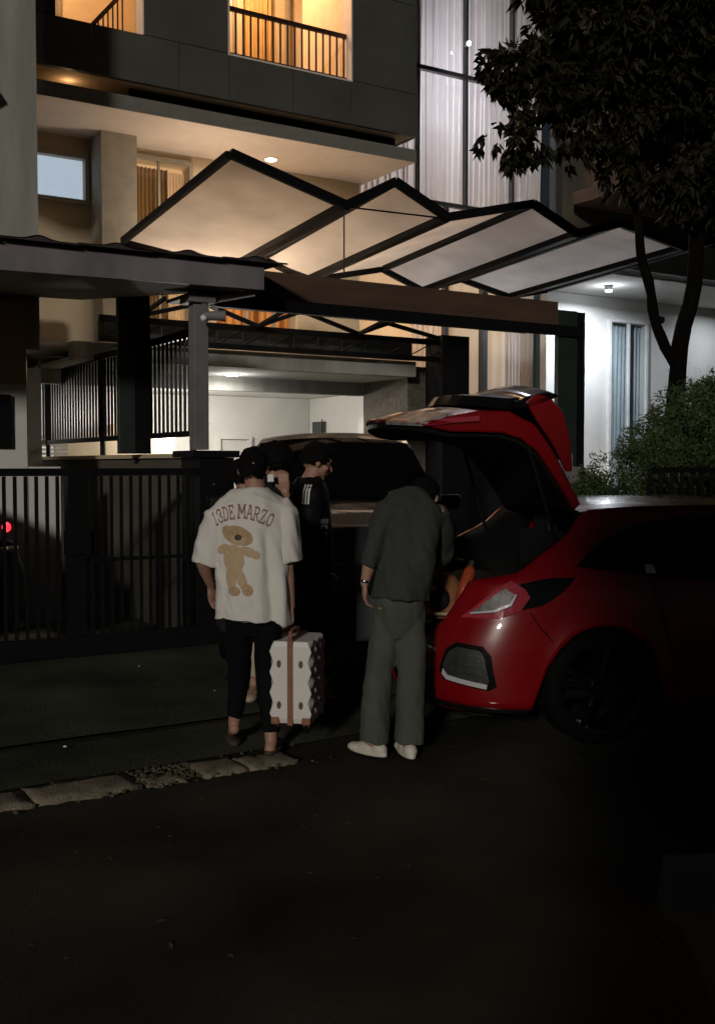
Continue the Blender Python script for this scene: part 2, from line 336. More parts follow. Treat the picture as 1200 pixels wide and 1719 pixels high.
# dark recess above the slab, open and lit at its left end
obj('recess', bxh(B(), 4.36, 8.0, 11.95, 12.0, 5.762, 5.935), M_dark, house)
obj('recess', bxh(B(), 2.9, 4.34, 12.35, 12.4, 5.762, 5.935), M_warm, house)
obj('floor', bxh(B(), 2.86, 8.17, 11.80, 15.3, 5.945, 5.99), M_warm, house)
# cladding panels of the upper box, openings at a 3.45-4.43 and 5.49-7.17 from z 6.47 up
jx = [2.86, 3.45, 4.43, 5.49, 6.30, 7.17, 8.17]
TOPZ = 9.6
def clad(a0, a1, z0, z1): obj('cladding_panel', bxh(B(), a0 + .004, a1 - .004, 11.70, 11.77, z0 + .004, z1 - .004), M_clad, house)
zl = 5.93
xs = [2.86, 3.84, 4.86, 5.49, 6.34, 7.17, 8.17]
for i in range(len(xs) - 1):
    clad(xs[i], xs[i + 1], zl, 6.47)
for a0, a1 in ((2.86, 3.45), (4.43, 5.49), (7.17, 8.17)):
    for z0, z1 in ((6.47, 7.6), (7.6, 8.75), (8.75, TOPZ)): clad(a0, a1, z0, z1)
for a0, a1 in ((3.45, 4.43), (5.49, 6.33), (6.33, 7.17)): clad(a0, a1, 8.75, TOPZ)
for z0, z1 in ((5.93, 7.0), (7.0, 8.1), (8.1, TOPZ)):
    obj('cladding_panel', bxh(B(), 8.165, 8.20, 11.78, 13.0, z0 + .004, z1 - .004), M_clad, house)
obj('core_wall', bxh(bxh(bxh(B(), 2.88, 3.44, 11.775, 11.9, 5.95, 9.5), 4.44, 5.47, 11.775, 11.9, 5.95, 9.5), 7.19, 8.16, 11.775, 13, 5.95, 9.5), M_warm, house)
obj('reveal', bxh(bxh(bxh(bxh(B(), 5.475, 5.495, 11.69, 11.90, 6.47, 8.74), 7.165, 7.185, 11.69, 11.90, 6.47, 8.74), 5.475, 7.185, 11.69, 11.90, 6.45, 6.47), 4.425, 4.44, 11.69, 11.90, 6.47, 8.74), M_soffit, house)
obj('ceiling', bxh(B(), 2.9, 8.1, 11.78, 15.2, 8.76, 8.8), M_soffit, house)
obj('room_wall', bxh(bxh(bxh(B(), 2.9, 8.1, 13.6, 13.7, 5.99, 8.75), 5.05, 5.15, 11.9, 13.59, 5.99, 8.75), 8.0, 8.1, 13.0, 13.59, 5.99, 8.75), M_warm, house)
# glass door and curtains behind the balcony rail
w = obj('balcony_door', bxh(bxh(bxh(B(), 5.52, 5.56, 13.50, 13.56, 5.99, 8.7), 6.40, 6.46, 13.50, 13.56, 5.99, 8.7), 7.22, 7.27, 13.50, 13.56, 5.99, 8.7), M_frame, house)
obj('curtain', curtain_sheet(5.56, 6.40, 13.52, 6.0, 8.7, 9, .015), M_curtw, w, smooth=True)
obj('curtain', curtain_sheet(6.55, 6.95, 13.45, 6.0, 8.7, 6, .03), mat('ochre_curtain', (.5, .33, .14), .9), w, smooth=True)
w = obj('window', bxh(bxh(B(), 4.0, 4.05, 13.5, 13.58, 5.99, 8.7), 3.2, 3.25, 13.5, 13.58, 5.99, 8.7), M_frame, house)
obj('curtain', curtain_sheet(3.0, 4.0, 13.54, 6.0, 8.7, 10, .015), M_curtw, w, smooth=True)
# balcony railing
rl = obj('balcony_railing', bxh(bxh(B(), 5.497, 7.163, 11.80, 11.84, 7.02, 7.07), 5.497, 7.163, 11.80, 11.84, 6.50, 6.53), M_rail, house)
bme = None
for k in range(17):
    a = 5.53 + k * 1.60 / 16
    if bme is None: ob = obj('bar', bxh(B(), a - .009, a + .009, 11.81, 11.83, 6.531, 7.019), M_rail, rl); bme = ob; a0_ = a
    else:
        ob = bme.copy(); COL.objects.link(ob); ob.parent = rl; ob.location = Matrix.Rotation(-0, 3, 'Z') @ Vector((a - a0_, 0, 0))
# stair rail seen through left opening
sr = obj('stair_railing', bar(bar(B(), H(3.98, 12.3, 6.62), H(4.42, 12.3, 7.15), .04, .05), H(3.98, 12.3, 6.2), H(4.42, 12.3, 6.35), .03, .03), M_rail, house)
for k in range(8):
    a = 4.0 + k * .058; z = 6.62 + (a - 3.98) / .44 * .53; obj('bar', bxh(B(), a - .007, a + .007, 12.29, 12.31, 6.25, z), M_rail, sr)
# garage
obj('parapet', bxh(B(), 3.9, 8.15, 11.76, 11.8, 3.015, 3.25), M_mull, house)
obj('garage_beam', bxh(B(), 3.6, 8.17, 11.7, 11.9, 2.80, 3.0), M_greyp, house)
obj('garage_ceiling', bxh(bxh(B(), 3.6, 8.17, 11.905, 13.0, 2.80, 2.84), 3.6, 9.29, 13.21, 16.6, 2.80, 2.84), M_white, house)
obj('first_floor', bxh(B(), 2.86, 8.17, 11.905, 15.4, 2.96, 3.01), M_white, house)
obj('garage_drop_beam', bxh(B(), 3.6, 8.17, 13.0, 13.15, 2.62, 2.93), M_greyp, house)
obj('garage_wall', bxh(bxh(bxh(B(), 3.4, 9.3, 16.6, 16.7, 0, 2.795), 3.4, 3.6, 13.0, 16.59, 0, 2.795), 9.3, 9.4, 13.21, 16.59, 0, 2.795), M_white, house)
w = obj('garage_door', bxh(bxh(bxh(B(), 7.52, 7.56, 16.52, 16.598, .1, 2.12), 7.561, 8.10, 16.52, 16.598, 2.07, 2.12), 8.101, 8.14, 16.52, 16.598, .1, 2.12), M_white, house)
obj('meter_box', bxh(B(), 9.22, 9.298, 16.0, 16.35, 1.98, 2.38), M_mull, house)
obj('garage_pier', bxh(B(), 8.17, 8.40, 13.0, 13.15, 0, 2.95), M_white, house)
obj('stone_wall', bxh(B(), 8.175, 9.0, 11.9, 12.99, 0, 2.955), M_stone, house)
obj('cupboard', bxh(B(), 5.45, 6.15, 15.9, 16.5, .1, 2.25), M_cream, house)
bm = B(); bxh(bm, 8.46, 8.9, 11.5, 11.89, 0, 3.35); obj('dark_pier', bm, M_black, house)
# tall curtained glass wall
cw = obj('glass_wall', bxh(bxh(bxh(bxh(bxh(B(), 8.3, 12.0, 13.08, 13.16, 5.50, 5.56), 8.3, 12.0, 13.08, 13.16, 7.44, 7.50), 8.3, 12.0, 13.05, 13.2, 2.62, 2.69), 8.3, 12.0, 13.08, 13.16, 9.4, 9.5), 11.82, 11.95, 13.05, 13.2, 2.69, 9.4), M_mull, house)
for a, wd in ((9.18, .012), (10.06, .02), (10.96, .02), (9.70, .05)):
    obj('mullion', bxh(B(), a - wd, a + wd, 13.075, 13.165, 5.561, 9.39) if a != 9.70 else bxh(B(), 9.66, 9.72, 13.07, 13.17, 2.69, 5.49), M_mull, cw)
obj('mullion', bxh(B(), 10.37, 10.47, 13.07, 13.17, 2.69, 5.49), M_mull, cw)
for a0, a1 in ((8.32, 9.17), (9.20, 10.04), (10.09, 10.93), (10.99, 11.8)):
    for z0, z1 in ((5.57, 7.43), (7.51, 9.38)): obj('pane', bxh(B(), a0, a1, 13.12, 13.124, z0, z1), M_glass, cw)
for a0, a1 in ((9.73, 10.36), (10.48, 11.81)): obj('pane', bxh(B(), a0, a1, 13.12, 13.124, 2.7, 5.48), M_glass, cw)
obj('curtain', curtain_sheet(8.3, 11.8, 13.42, 5.0, 9.3, 34, .08, 3), M_curt, cw, smooth=True)
obj('curtain', curtain_sheet(9.3, 9.98, 13.42, 2.6, 4.95, 7, .04, 5), M_curtw, cw, smooth=True)
obj('curtain', curtain_sheet(10.0, 11.1, 13.42, 2.6, 4.95, 5, .012, 8), M_curtw, cw, smooth=True)
obj('curtain', curtain_sheet(11.1, 11.66, 13.40, 2.6, 4.95, 8, .04, 9), M_curt, cw, smooth=True)
obj('plinth_wall', bxh(B(), 9.0, 12.0, 13.0, 13.2, 0, 2.61), M_black, house)
obj('living_room_wall', bxh(bxh(B(), 8.3, 12.2, 15.9, 16.0, 2.9, 9.5), 9.42, 12.2, 13.5, 15.89, 2.4, 2.5), M_cream, house)
obj('glass_head', bxh(B(), 8.25, 12.0, 13.0, 16.0, 9.51, 9.7), M_clad, house)
# downlights
def downlight(a, b, z, m, r=.07, ring=M_wht):
    rg = obj('downlight_ring', disc(B(), H(a, b, z - .006), r * 1.25, .012), ring, house)
    obj('downlight_lens', disc(B(), H(a, b, z - .016), r, .008), m, rg)
downlight(6.478, 12.56, 5.60, lamp('warm_lens', (1, .8, .58), 14)); spot('soffit_lamp', H(6.478, 12.56, 5.56), 60, (1, .8, .62), .12, 175)
downlight(5.93, 12.60, 2.80, lamp('white_lens', (1, .97, .95), 14), .075); spot('garage_lamp', H(5.93, 12.60, 2.76), 16, (1, .93, .85), .12, 175); point('garage_glow', H(5.93, 12.60, 2.62), 7, (1, .95, .9), .06)
point('garage_lamp', H(6.2, 14.9, 2.35), 160, (1, .94, .86), .14)
point('soffit_fill', H(5.4, 12.1, 4.45), 34, (1, .77, .56), .12); spot('canopy_fill', H(5.7, 12.35, 5.30), 58, (1, .76, .55), .2, 96, down=H(-.1, -1, 0) + Vector((0, 0, -.95)))  # added fill lights without fittings, brighten the overhang and canopy panels
point('balcony_lamp', H(6.3, 12.7, 8.3), 105, WARM); point('stair_lamp', H(3.7, 12.7, 8.0), 66, WARM)
point('slot_lamp', H(3.7, 12.1, 5.86), .8, WARM, .02)
point('first_floor_lamp', H(5.0, 14.4, 5.0), 30, (1, .7, .42)); point('first_floor_lamp', H(6.6, 14.3, 4.2), 42, (1, .55, .2))
point('living_lamp', H(10.2, 14.8, 7.4), 190, (.93, .92, 1.0), .25)
point('living_lamp', H(10.6, 14.7, 4.1), 70, (1, .74, .5), .2)
led = obj('spotlight', tube(B(), [H(10.0, 13.04, 7.93), H(9.97, 12.93, 7.90)], .045, 12), M_mull, house); obj('spotlight_lens', disc(B(), H(9.965, 12.915, 7.893), .03, .01, n=Vector((ST * 1, -CT, -.3))), lamp('led_lens', (.85, .92, 1), 30), led)
ld = bpy.data.lights.new('facade_spot', 'SPOT'); ld.energy = 420; ld.color = (.82, .88, 1); ld.spot_size = R(62); ld.spot_blend = .8; ld.shadow_soft_size = .04
lo = bpy.data.objects.new('facade_spot', ld); COL.objects.link(lo); lo.location = H(9.95, 12.85, 7.86); lo.rotation_euler = (lo.location - H(8.9, 10.2, 4.1)).to_track_quat('Z', 'Y').to_euler()

# ================================================================== neighbour house on the right
nb = thing('neighbour_house', H(13.5, 12.5), 'white walled house behind the hedge with a bright porch downlight', 'house', TH)
wall = B(); wall_open(wall, 11.6, 17, 13.0, 13.15, 0, 4.40, [(12.98, 13.78, 1.0, 4.0)]); obj('wall', wall, M_white, nb)
wf = obj('window', bxh(bxh(bxh(bxh(B(), 12.93, 12.98, 12.94, 12.998, 1, 4.0), 13.78, 13.83, 12.94, 12.998, 1, 4.0), 12.93, 13.83, 12.94, 12.998, 4.001, 4.05), 13.36, 13.40, 12.94, 12.998, 1, 4.0), M_wht, nb)
obj('curtain', curtain_sheet(12.99, 13.77, 13.09, 1, 3.99, 9, .03), mat('grey_blue_curtain', (.45, .5, .54), .9), wf, smooth=True)
obj('pane', bxh(B(), 12.99, 13.77, 12.96, 12.964, 1.0, 3.99), M_glass, wf)
obj('porch_ceiling', bxh(B(), 11.0, 17, 11.4, 13.0, 4.405, 4.44), M_white, nb)
obj('porch_beam', bxh(B(), 11.2, 17, 11.2, 11.39, 4.46, 4.95), M_greyp, nb)
obj('upper_wall', bxh(B(), 12.0, 17, 13.0, 13.2, 4.96, 9.0), M_olive, nb)
obj('upper_box', bxh(bxh(B(), 11.96, 17, 11.6, 12.8, 5.75, 5.95), 12.2, 17, 11.7, 12.8, 5.96, 9), M_brown, nb)
rg = obj('downlight', disc(B(), H(12.1, 12.15, 4.37), .06, .07), M_wht, nb); obj('downlight_lens', disc(B(), H(12.1, 12.15, 4.32), .05, .012), lamp('porch_lens', (.9, .95, 1), 25), rg)
spot('porch_lamp', H(12.1, 12.15, 4.28), 85, (.86, .92, 1), .1, 175); point('porch_glow', H(12.1, 12.15, 4.2), 7, (.86, .92, 1), .05)
spot('porch_lamp', H(15.2, 12.2, 4.3), 16, (.86, .92, 1), .1, 175)
cc = obj('security_camera', tube(B(), [H(14.0, 12.8, 4.08), H(14.02, 12.97, 4.12)], .06, 12), M_black, None); tag(cc, 'small black security camera fixed to the white porch wall', 'camera')

# ================================================================== left building parts
pl = thing('left_building', H(2.4, 10.7), 'tall grey plastered corner pillar of the building at the left edge', 'building', TH)
obj('pillar', bxh(bxh(B(), 2.46, 2.90, 10.5, 10.9, 2.75, 9.5), 2.0, 2.455, 10.42, 10.8, 2.75, 5.2), M_greyp, pl)
obj('capital', bxh(B(), 2.3, 2.457, 10.4, 10.6, 5.202, 5.32), M_greyp, pl)
obj('beam', bar(B(), H(1.7, 10.4, 4.6), H(2.45, 10.4, 5.15), .1, .12), M_greyp, pl)
obj('side_wall', bxh(B(), 1.9, 2.45, 10.9, 12.9, 5.21, 9.5), M_black, pl)
nw = thing('boundary_house_wall', H(2.6, 11.2), 'white plastered wall with a small black window behind the sliding gate', 'wall', TH)
obj('wall_face', bxh(B(), 1.6, 2.74, 10.40, 10.49, 0, 2.40), M_white, nw)
obj('base_wall', bxh(B(), 2.745, 3.06, 10.41, 10.49, 0, 1.62), M_white, nw)
obj('upper_wall', bxh(bxh(B(), 1.6, 2.74, 10.40, 10.49, 2.401, 3.2), 2.745, 3.25, 12.3, 12.4, 0, 3.6), M_cream, nw)
wi = obj('window', bxh(B(), 1.9, 2.58, 10.35, 10.398, 1.80, 2.30), M_black, nw)

# ================================================================== side wall with bar fence
sw = thing('side_wall', H(3.8, 11.2), 'low olive plastered boundary wall running back from the gate post', 'wall', TH)
obj('wall_face', bxh(B(), 3.78, 3.92, 8.75, 14.2, 0, 1.70), M_olive, sw)
obj('coping', bxh(B(), 3.74, 3.96, 8.75, 14.2, 1.701, 1.74), M_cream, sw)
fn = thing('bar_fence', H(3.85, 11.2, 1.74), 'black bar fence on top of the low boundary wall', 'fence', TH)
obj('top_rail', bar(B(), H(3.85, 8.9, 2.82), H(3.85, 13.9, 2.82), .05, .07), M_black, fn)
obj('bottom_rail', bar(B(), H(3.85, 8.9, 1.92), H(3.85, 13.9, 1.92), .05, .05), M_black, fn)
b0_ = None; k = 0; b = 8.98
while b < 13.9:
    if b0_ is None: b0_ = obj('bar', bar(B(), H(3.85, b, 1.945), H(3.85, b, 2.785), .02, .025), M_black, fn); bb = b
    else:
        o = b0_.copy(); COL.objects.link(o); o.parent = fn; o.location = (0, b - bb, 0)
    b += .105
for b in (9.0, 11.5, 13.6):
    obj('post', bar(B(), H(3.85, b, 1.742), H(3.85, b, 2.80), .05, .05), M_black, fn)
vent = thing('louvre_screen', H(3.6, 14.0, 1.7), 'white louvre screen behind the bar fence', 'screen', TH)
for k in range(7): obj('slat', bxh(B(), 3.0, 4.35, 14.45, 14.5, 1.66 + k * .055, 1.695 + k * .055), M_wht, vent)
ws = tag(obj('white_wall', bxh(B(), 4.4, 6.2, 15.2, 15.3, .1, 2.1), M_cream), 'white low wall seen between the fence bars', 'wall')

# ================================================================== portal: pillars and brown beam
pr = thing('portal_pillar', H(8.12, 8.8), 'dark green black pillar at the right end of the brown beam', 'pillar', TH, 'portal pillars')
obj('shaft', bxh(B(), 7.93, 8.21, 8.70, 8.76, 0, 3.30), M_green, pr, bevel=.006); obj('dark_side_strip', bxh(B(), 8.212, 8.31, 8.69, 8.76, 0, 3.29), M_black, pr)  # black strip on the front paints in the pillar's dark side
hn = obj('pull_handle', tube(B(), [H(8.35, 8.80, 2.2), H(8.35, 8.80, 2.68)], .012, 8), M_chrome, pr)
obj('bracket', bar(bar(B(), H(8.31, 8.8, 2.28), H(8.35, 8.8, 2.28), .015), H(8.31, 8.8, 2.6), H(8.35, 8.8, 2.6), .015), M_chrome, hn)
pL = thing('portal_pillar', H(3.85, 10.5), 'dark pillar rising from the low boundary wall behind the bar fence', 'pillar', TH, 'portal pillars')
obj('shaft', bxh(B(), 3.505, 3.67, 9.98, 10.05, 1.745, 3.45), M_green, pL, bevel=.006); obj('dark_side_strip', bxh(B(), 3.672, 3.82, 9.97, 10.05, 1.745, 3.45), M_black, pL)  # dark side of this pillar is likewise painted as a black strip
be = thing('portal_beam', H(6, 8.9, 3.03), 'long brown box beam crossing under the zigzag canopy', 'beam', TH)
obj('fascia_board', bxh(B(), 3.7, 7.925, 8.7, 8.74, 3.04, 3.38), M_brown, be)
obj('underside_board', bxh(B(), 3.7, 7.925, 8.745, 9.25, 3.10, 3.13), M_brown, be)
obj('bottom_lip', bxh(B(), 3.7, 8.2, 8.66, 8.698, 3.02, 3.13), M_black, be)

# ================================================================== zigzag canopy
cp = thing('zigzag_canopy', H(7, 8.7, 3.9), 'zigzag folded canopy of milky panels in a black steel frame', 'canopy', TH)
PF = [(4.09, 4.37), (5.27, 4.07), (5.83, 4.365), (6.45, 4.10), (7.57, 4.375), (8.19, 4.136), (8.83, 4.32), (9.84, 4.164), (10.5, 4.33)]
PB = [(4.106, 4.108), (5.40, 3.93), (5.833, 4.106), (6.44, 3.895), (7.544, 4.136), (8.177, 3.92), (8.80, 4.12), (9.63, 3.96), (10.3, 4.1)]
BF, BB = 8.7, 11.55
for i in range(8):
    f0, f1, g0, g1 = PF[i], PF[i + 1], PB[i], PB[i + 1]
    bm = B(); nx = 8
    def P(u, v, dz=0):
        a = (f0[0] * (1 - u) + f1[0] * u) * (1 - v) + (g0[0] * (1 - u) + g1[0] * u) * v
        z = (f0[1] * (1 - u) + f1[1] * u) * (1 - v) + (g0[1] * (1 - u) + g1[1] * u) * v
        return H(a, BF + (BB - BF) * v, z + dz)
    hexa(bm, [P(0, 0, .03), P(1, 0, .03), P(1, 1, .03), P(0, 1, .03), P(0, 0, .036), P(1, 0, .036), P(1, 1, .036), P(0, 1, .036)])
    obj('roof_panel', bm, M_poly, cp)
    obj('gable_bar', bar(B(), H(f0[0], BF, f0[1]), H(f1[0], BF, f1[1]), .05, .085), M_black, cp)
    obj('gable_bar', bar(B(), H(g0[0], BB, g0[1] - .01), H(g1[0], BB, g1[1] - .01), .05, .07), M_black, cp)
for i in range(9):
    f0, g0 = PF[i], PB[i]; w = .06 if i % 2 == 0 else .10
    obj('fold_beam', bar(B(), H(f0[0], BF + .03, f0[1] - .004), H(g0[0], BB - .04, g0[1] - .004), w, .065), M_black, cp)
obj('tie_rod', bar(B(), H(5.27, 8.72, 4.06), H(6.45, 8.72, 4.09), .014), M_black, cp)
obj('tie_rod', bar(B(), H(5.83, 11.4, 4.04), H(6.44, 11.4, 3.9), .014), M_black, cp)
obj('tie_rod', bar(B(), H(5.27, 8.73, 4.05), H(5.27, 8.73, 3.40), .014), M_black, cp)
# lattice truss at the back
tr = thing('lattice_truss', H(6, 11.6, 3.0), 'black lattice truss across the top of the garage opening', 'truss', TH)
obj('top_chord', bxh(B(), 3.85, 8.45, 11.56, 11.62, 3.22, 3.29), M_black, tr)
obj('bottom_chord', bxh(B(), 3.85, 8.45, 11.56, 11.62, 3.0, 3.06), M_black, tr)
a = 3.9; k = 0
while a < 8.4:
    obj('web_bar', bar(B(), H(a, 11.59, 3.055), H(a + (.34 if k % 2 == 0 else 0), 11.59, 3.225), .014), M_black, tr)
    if k % 2: a += .34
    k += 1
zz = [(4.3, 3.30), (5.05, 3.5), (5.75, 3.28), (6.35, 3.5), (7.15, 3.28), (7.6, 3.44), (8.4, 3.3)]
for i in range(len(zz) - 1):
    obj('gable_bar', bar(B(), H(zz[i][0], 11.50, zz[i][1]), H(zz[i + 1][0], 11.50, zz[i + 1][1]), .035, .05), M_black, tr)
    obj('gable_bar', bar(B(), H(zz[i][0] + .05, 10.9, zz[i][1] + .12), H(zz[i][0], 11.48, zz[i][1]), .035, .04), M_black, tr)

# ================================================================== small roof at left, grey post
lr = thing('gate_roof', H(3, 8.3, 3.1), 'small mono pitch roof with a mauve grey fascia over the gate', 'roof', TH)
bm = B()
hexa(bm, [H(-.5, 8.2, 3.04), H(4.16, 8.2, 3.12), H(4.16, 8.24, 3.12), H(-.5, 8.24, 3.04), H(-.5, 8.2, 3.27), H(4.16, 8.2, 3.31), H(4.16, 8.24, 3.31), H(-.5, 8.24, 3.27)])
obj('fascia_board', bm, M_fascia, lr)
bm = B(); hexa(bm, [H(-.5, 8.245, 3.06), H(4.15, 8.245, 3.13), H(3.35, 10.6, 3.28), H(-.5, 10.6, 3.2), H(-.5, 8.245, 3.08), H(4.15, 8.245, 3.15), H(3.35, 10.6, 3.30), H(-.5, 10.6, 3.22)])
obj('roof_lining', bm, M_under, lr)
for k in range(8):
    a0 = -.45 + k * .6; z0 = 3.275 + .009 * k
    bm = B(); n = 32
    sheet(bm, lambda i, j: H(a0 + .6 * i / n, 8.12 + j * 2.2, z0 + .01 + .032 * max(0, math.sin(i / n * math.pi * 1 - .0)) ** 10 + .06 * j), n + 1, 2)
    sheet(bm, lambda i, j: H(a0 + .6 * i / n, 8.12 + j * .02, z0 + .01 * j + (.032 * max(0, math.sin(i / n * math.pi)) ** 10 if j else -.005)), n + 1, 2)
    obj('roof_sheet', bm, M_tile, lr)
obj('end_bracket', bar(B(), H(3.72, 8.5, 3.02), H(4.12, 8.3, 3.1), .03, .05), M_fascia, lr)
gpst = tag(obj('steel_post', bxh(bxh(B(), 3.615, 3.745, 8.42, 8.54, 1.765, 3.10), 3.56, 3.80, 8.38, 8.60, 3.0, 3.06), M_postg, bevel=.004), 'grey painted square post standing on the black gate post', 'post')
wc = thing('wall_camera', H(3.70, 8.38, 2.88), 'small security camera clamped to the top of the grey post', 'camera', TH)
obj('bracket', bar(bar(B(), H(3.70, 8.42, 3.0), H(3.70, 8.30, 2.85), .04, .03), H(3.78, 8.40, 2.98), H(3.86, 8.36, 2.86), .03, .03), M_postg, wc)
obj('camera_body', tube(B(), [H(3.66, 8.32, 2.88), H(3.82, 8.24, 2.88)], [.035, .045], 12), M_postg, wc)
obj('camera_dome', ball(B(), H(3.655, 8.31, 2.86), .03), M_wht, wc, smooth=True)
dc = tag(obj('dome_camera', ball(disc(B(), H(2.1, 9.5, 3.13), .08, .05), H(2.1, 9.5, 3.1), .06), M_black, smooth=True), 'black dome camera under the small roof at the left edge', 'camera')

# ================================================================== sliding gate
gt = thing('sliding_gate', H(2, 8.5), 'black steel sliding gate of upright flat bars', 'gate', TH)
obj('top_rail', bxh(B(), -1.5, 3.66, 8.47, 8.53, 1.55, 1.61), M_black, gt)
obj('bottom_rail', bxh(B(), -1.5, 3.9, 8.47, 8.53, .10, .26), M_black, gt)
obj('centre_stile', bxh(B(), 2.54, 2.68, 8.45, 8.55, .262, 1.548), M_black, gt)
obj('lock_box', bxh(B(), 2.50, 2.72, 8.43, 8.449, .92, 1.12), M_black, gt); obj('mid_rail', bxh(B(), 2.685, 3.60, 8.505, 8.525, .85, .88), M_black, gt)
b0_ = None
for a in [2.47 - .083 * k for k in range(34)] + [2.745 + .083 * k for k in range(11)]:
    if b0_ is None: b0_ = obj('bar', bxh(B(), a - .014, a + .014, 8.49, 8.503, .262, 1.548), M_black, gt); bb = a
    else:
        o = b0_.copy(); COL.objects.link(o); o.parent = gt; o.location = (a - bb, 0, 0)
gp = thing('gate_post', H(3.83, 8.6), 'wide black steel clad post closing the sliding gate', 'post', TH)
obj('shaft', bxh(B(), 3.67, 3.99, 8.45, 8.85, .06, 1.70), M_black, gp)
obj('cap', bxh(B(), 3.60, 4.03, 8.42, 8.88, 1.702, 1.76), M_black, gp)
obj('lamp_button', ball(B(), H(3.80, 8.445, 1.47), .012), M_mull, gp)
tag(obj('gate_track', bxh(B(), -3, 4.0, 8.44, 8.56, .085, .102), M_black), 'flat steel track under the sliding gate', 'track')

# ================================================================== trees, bush
def leaf(bm, p, d, up, L, W, fold=.25):
    s = d.cross(up)
    if s.length < 1e-3: s = Vector((1, 0, 0))
    s.normalize(); n = s.cross(d).normalized()
    a = bm.verts.new(p); m1 = bm.verts.new(p + d * L * .45 + s * W); m2 = bm.verts.new(p + d * L * .45 - s * W); c = bm.verts.new(p + d * L * .5 - n * W * fold); e = bm.verts.new(p + d * L - n * L * .12 * fold * 4)
    bm.faces.new((a, m1, c)); bm.faces.new((a, c, m2)); bm.faces.new((m1, e, c)); bm.faces.new((c, e, m2))
def rv(r): return Vector((r.gauss(0, 1), r.gauss(0, 1), r.gauss(0, 1))).normalized()
def crown(blobs, n, L, droop, seed, per=9, W=.17):
    """whorls of leaves spread over clumps"""
    r = random.Random(seed); bm = B(); tot = sum(b[1] ** 2 * b[2] for b in blobs)
    for c, rad, wgt in blobs:
        for _ in range(int(n * rad ** 2 * wgt / tot / per)):
            q = rv(r); rr = rad * r.uniform(.35, 1.05) ** .5
            p = Vector(c) + Vector((q.x * rr, q.y * rr, q.z * rr * .8))
            if noise.noise(p * 2.1) < -.18: continue
            ax = (q + Vector((0, 0, -.3))).normalized()
            for k in range(per):
                d = (ax * .5 + rv(r) * .8 + Vector((0, 0, -droop))).normalized()
                leaf(bm, p + rv(r) * .03, d, rv(r), L * r.uniform(.6, 1.15), L * W * r.uniform(.8, 1.2))
    return bm
def branch(bm, pts, r0, r1, seg=9):
    P = [Vector(p) for p in pts]; Q = []
    for i in range(len(P) - 1):
        for k in range(4): Q.append(P[i].lerp(P[i + 1], k / 4))
    Q.append(P[-1]); n = len(Q)
    Q = [q + Vector((noise.noise(q * 3), noise.noise(q * 3 + Vector((9, 0, 0))), 0)) * .03 for q in Q]
    tube(bm, Q, [r0 + (r1 - r0) * i / (n - 1) + .008 * noise.noise(Vector((i * .9, 1, 2))) for i in range(n)], seg)
tree = thing('mango_tree', (2.95, 10, 0), 'dark leafy tree with a forked trunk at the right, drooping leaves over the canopy', 'tree')
bm = B(); branch(bm, [(2.94, 9.95, 0), (2.97, 10, 1.2), (2.96, 10, 2.55), (3.10, 10, 3.3), (3.18, 10, 4.2), (3.3, 10.1, 5.6), (3.2, 10, 7)], .095, .05)
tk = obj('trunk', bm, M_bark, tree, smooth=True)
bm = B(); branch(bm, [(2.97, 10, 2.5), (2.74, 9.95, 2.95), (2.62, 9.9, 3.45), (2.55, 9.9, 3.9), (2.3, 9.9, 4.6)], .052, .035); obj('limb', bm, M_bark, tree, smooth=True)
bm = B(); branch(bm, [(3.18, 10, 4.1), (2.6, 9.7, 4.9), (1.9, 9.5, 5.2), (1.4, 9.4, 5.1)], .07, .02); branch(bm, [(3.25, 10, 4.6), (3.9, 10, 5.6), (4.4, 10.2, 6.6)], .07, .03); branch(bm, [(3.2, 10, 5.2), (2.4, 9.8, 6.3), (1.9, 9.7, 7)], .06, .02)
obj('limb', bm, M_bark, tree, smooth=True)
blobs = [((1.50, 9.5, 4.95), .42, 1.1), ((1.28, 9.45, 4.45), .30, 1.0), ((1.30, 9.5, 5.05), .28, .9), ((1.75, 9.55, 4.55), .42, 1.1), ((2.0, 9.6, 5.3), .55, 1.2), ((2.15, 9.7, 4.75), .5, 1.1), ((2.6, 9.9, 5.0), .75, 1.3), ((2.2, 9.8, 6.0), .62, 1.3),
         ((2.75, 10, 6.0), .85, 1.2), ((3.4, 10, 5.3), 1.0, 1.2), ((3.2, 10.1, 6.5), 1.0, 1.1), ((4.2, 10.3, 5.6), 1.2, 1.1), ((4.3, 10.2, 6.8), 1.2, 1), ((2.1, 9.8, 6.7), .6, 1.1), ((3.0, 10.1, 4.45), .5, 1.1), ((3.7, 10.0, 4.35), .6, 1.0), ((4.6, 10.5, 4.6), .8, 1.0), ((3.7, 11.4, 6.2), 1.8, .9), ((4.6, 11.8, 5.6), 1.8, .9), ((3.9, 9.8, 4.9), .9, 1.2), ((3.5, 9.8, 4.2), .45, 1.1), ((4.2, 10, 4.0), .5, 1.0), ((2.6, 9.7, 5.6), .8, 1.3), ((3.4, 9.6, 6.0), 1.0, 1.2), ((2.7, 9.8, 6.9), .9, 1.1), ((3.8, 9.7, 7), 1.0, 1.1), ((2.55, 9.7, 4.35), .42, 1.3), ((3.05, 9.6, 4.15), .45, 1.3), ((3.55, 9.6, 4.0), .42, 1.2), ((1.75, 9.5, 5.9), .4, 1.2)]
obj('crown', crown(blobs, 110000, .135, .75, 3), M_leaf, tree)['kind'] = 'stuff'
bush = thing('hedge_bush', (2.6, 9.2, 0), 'loose feathery green bush behind the red car at the right edge', 'bush')
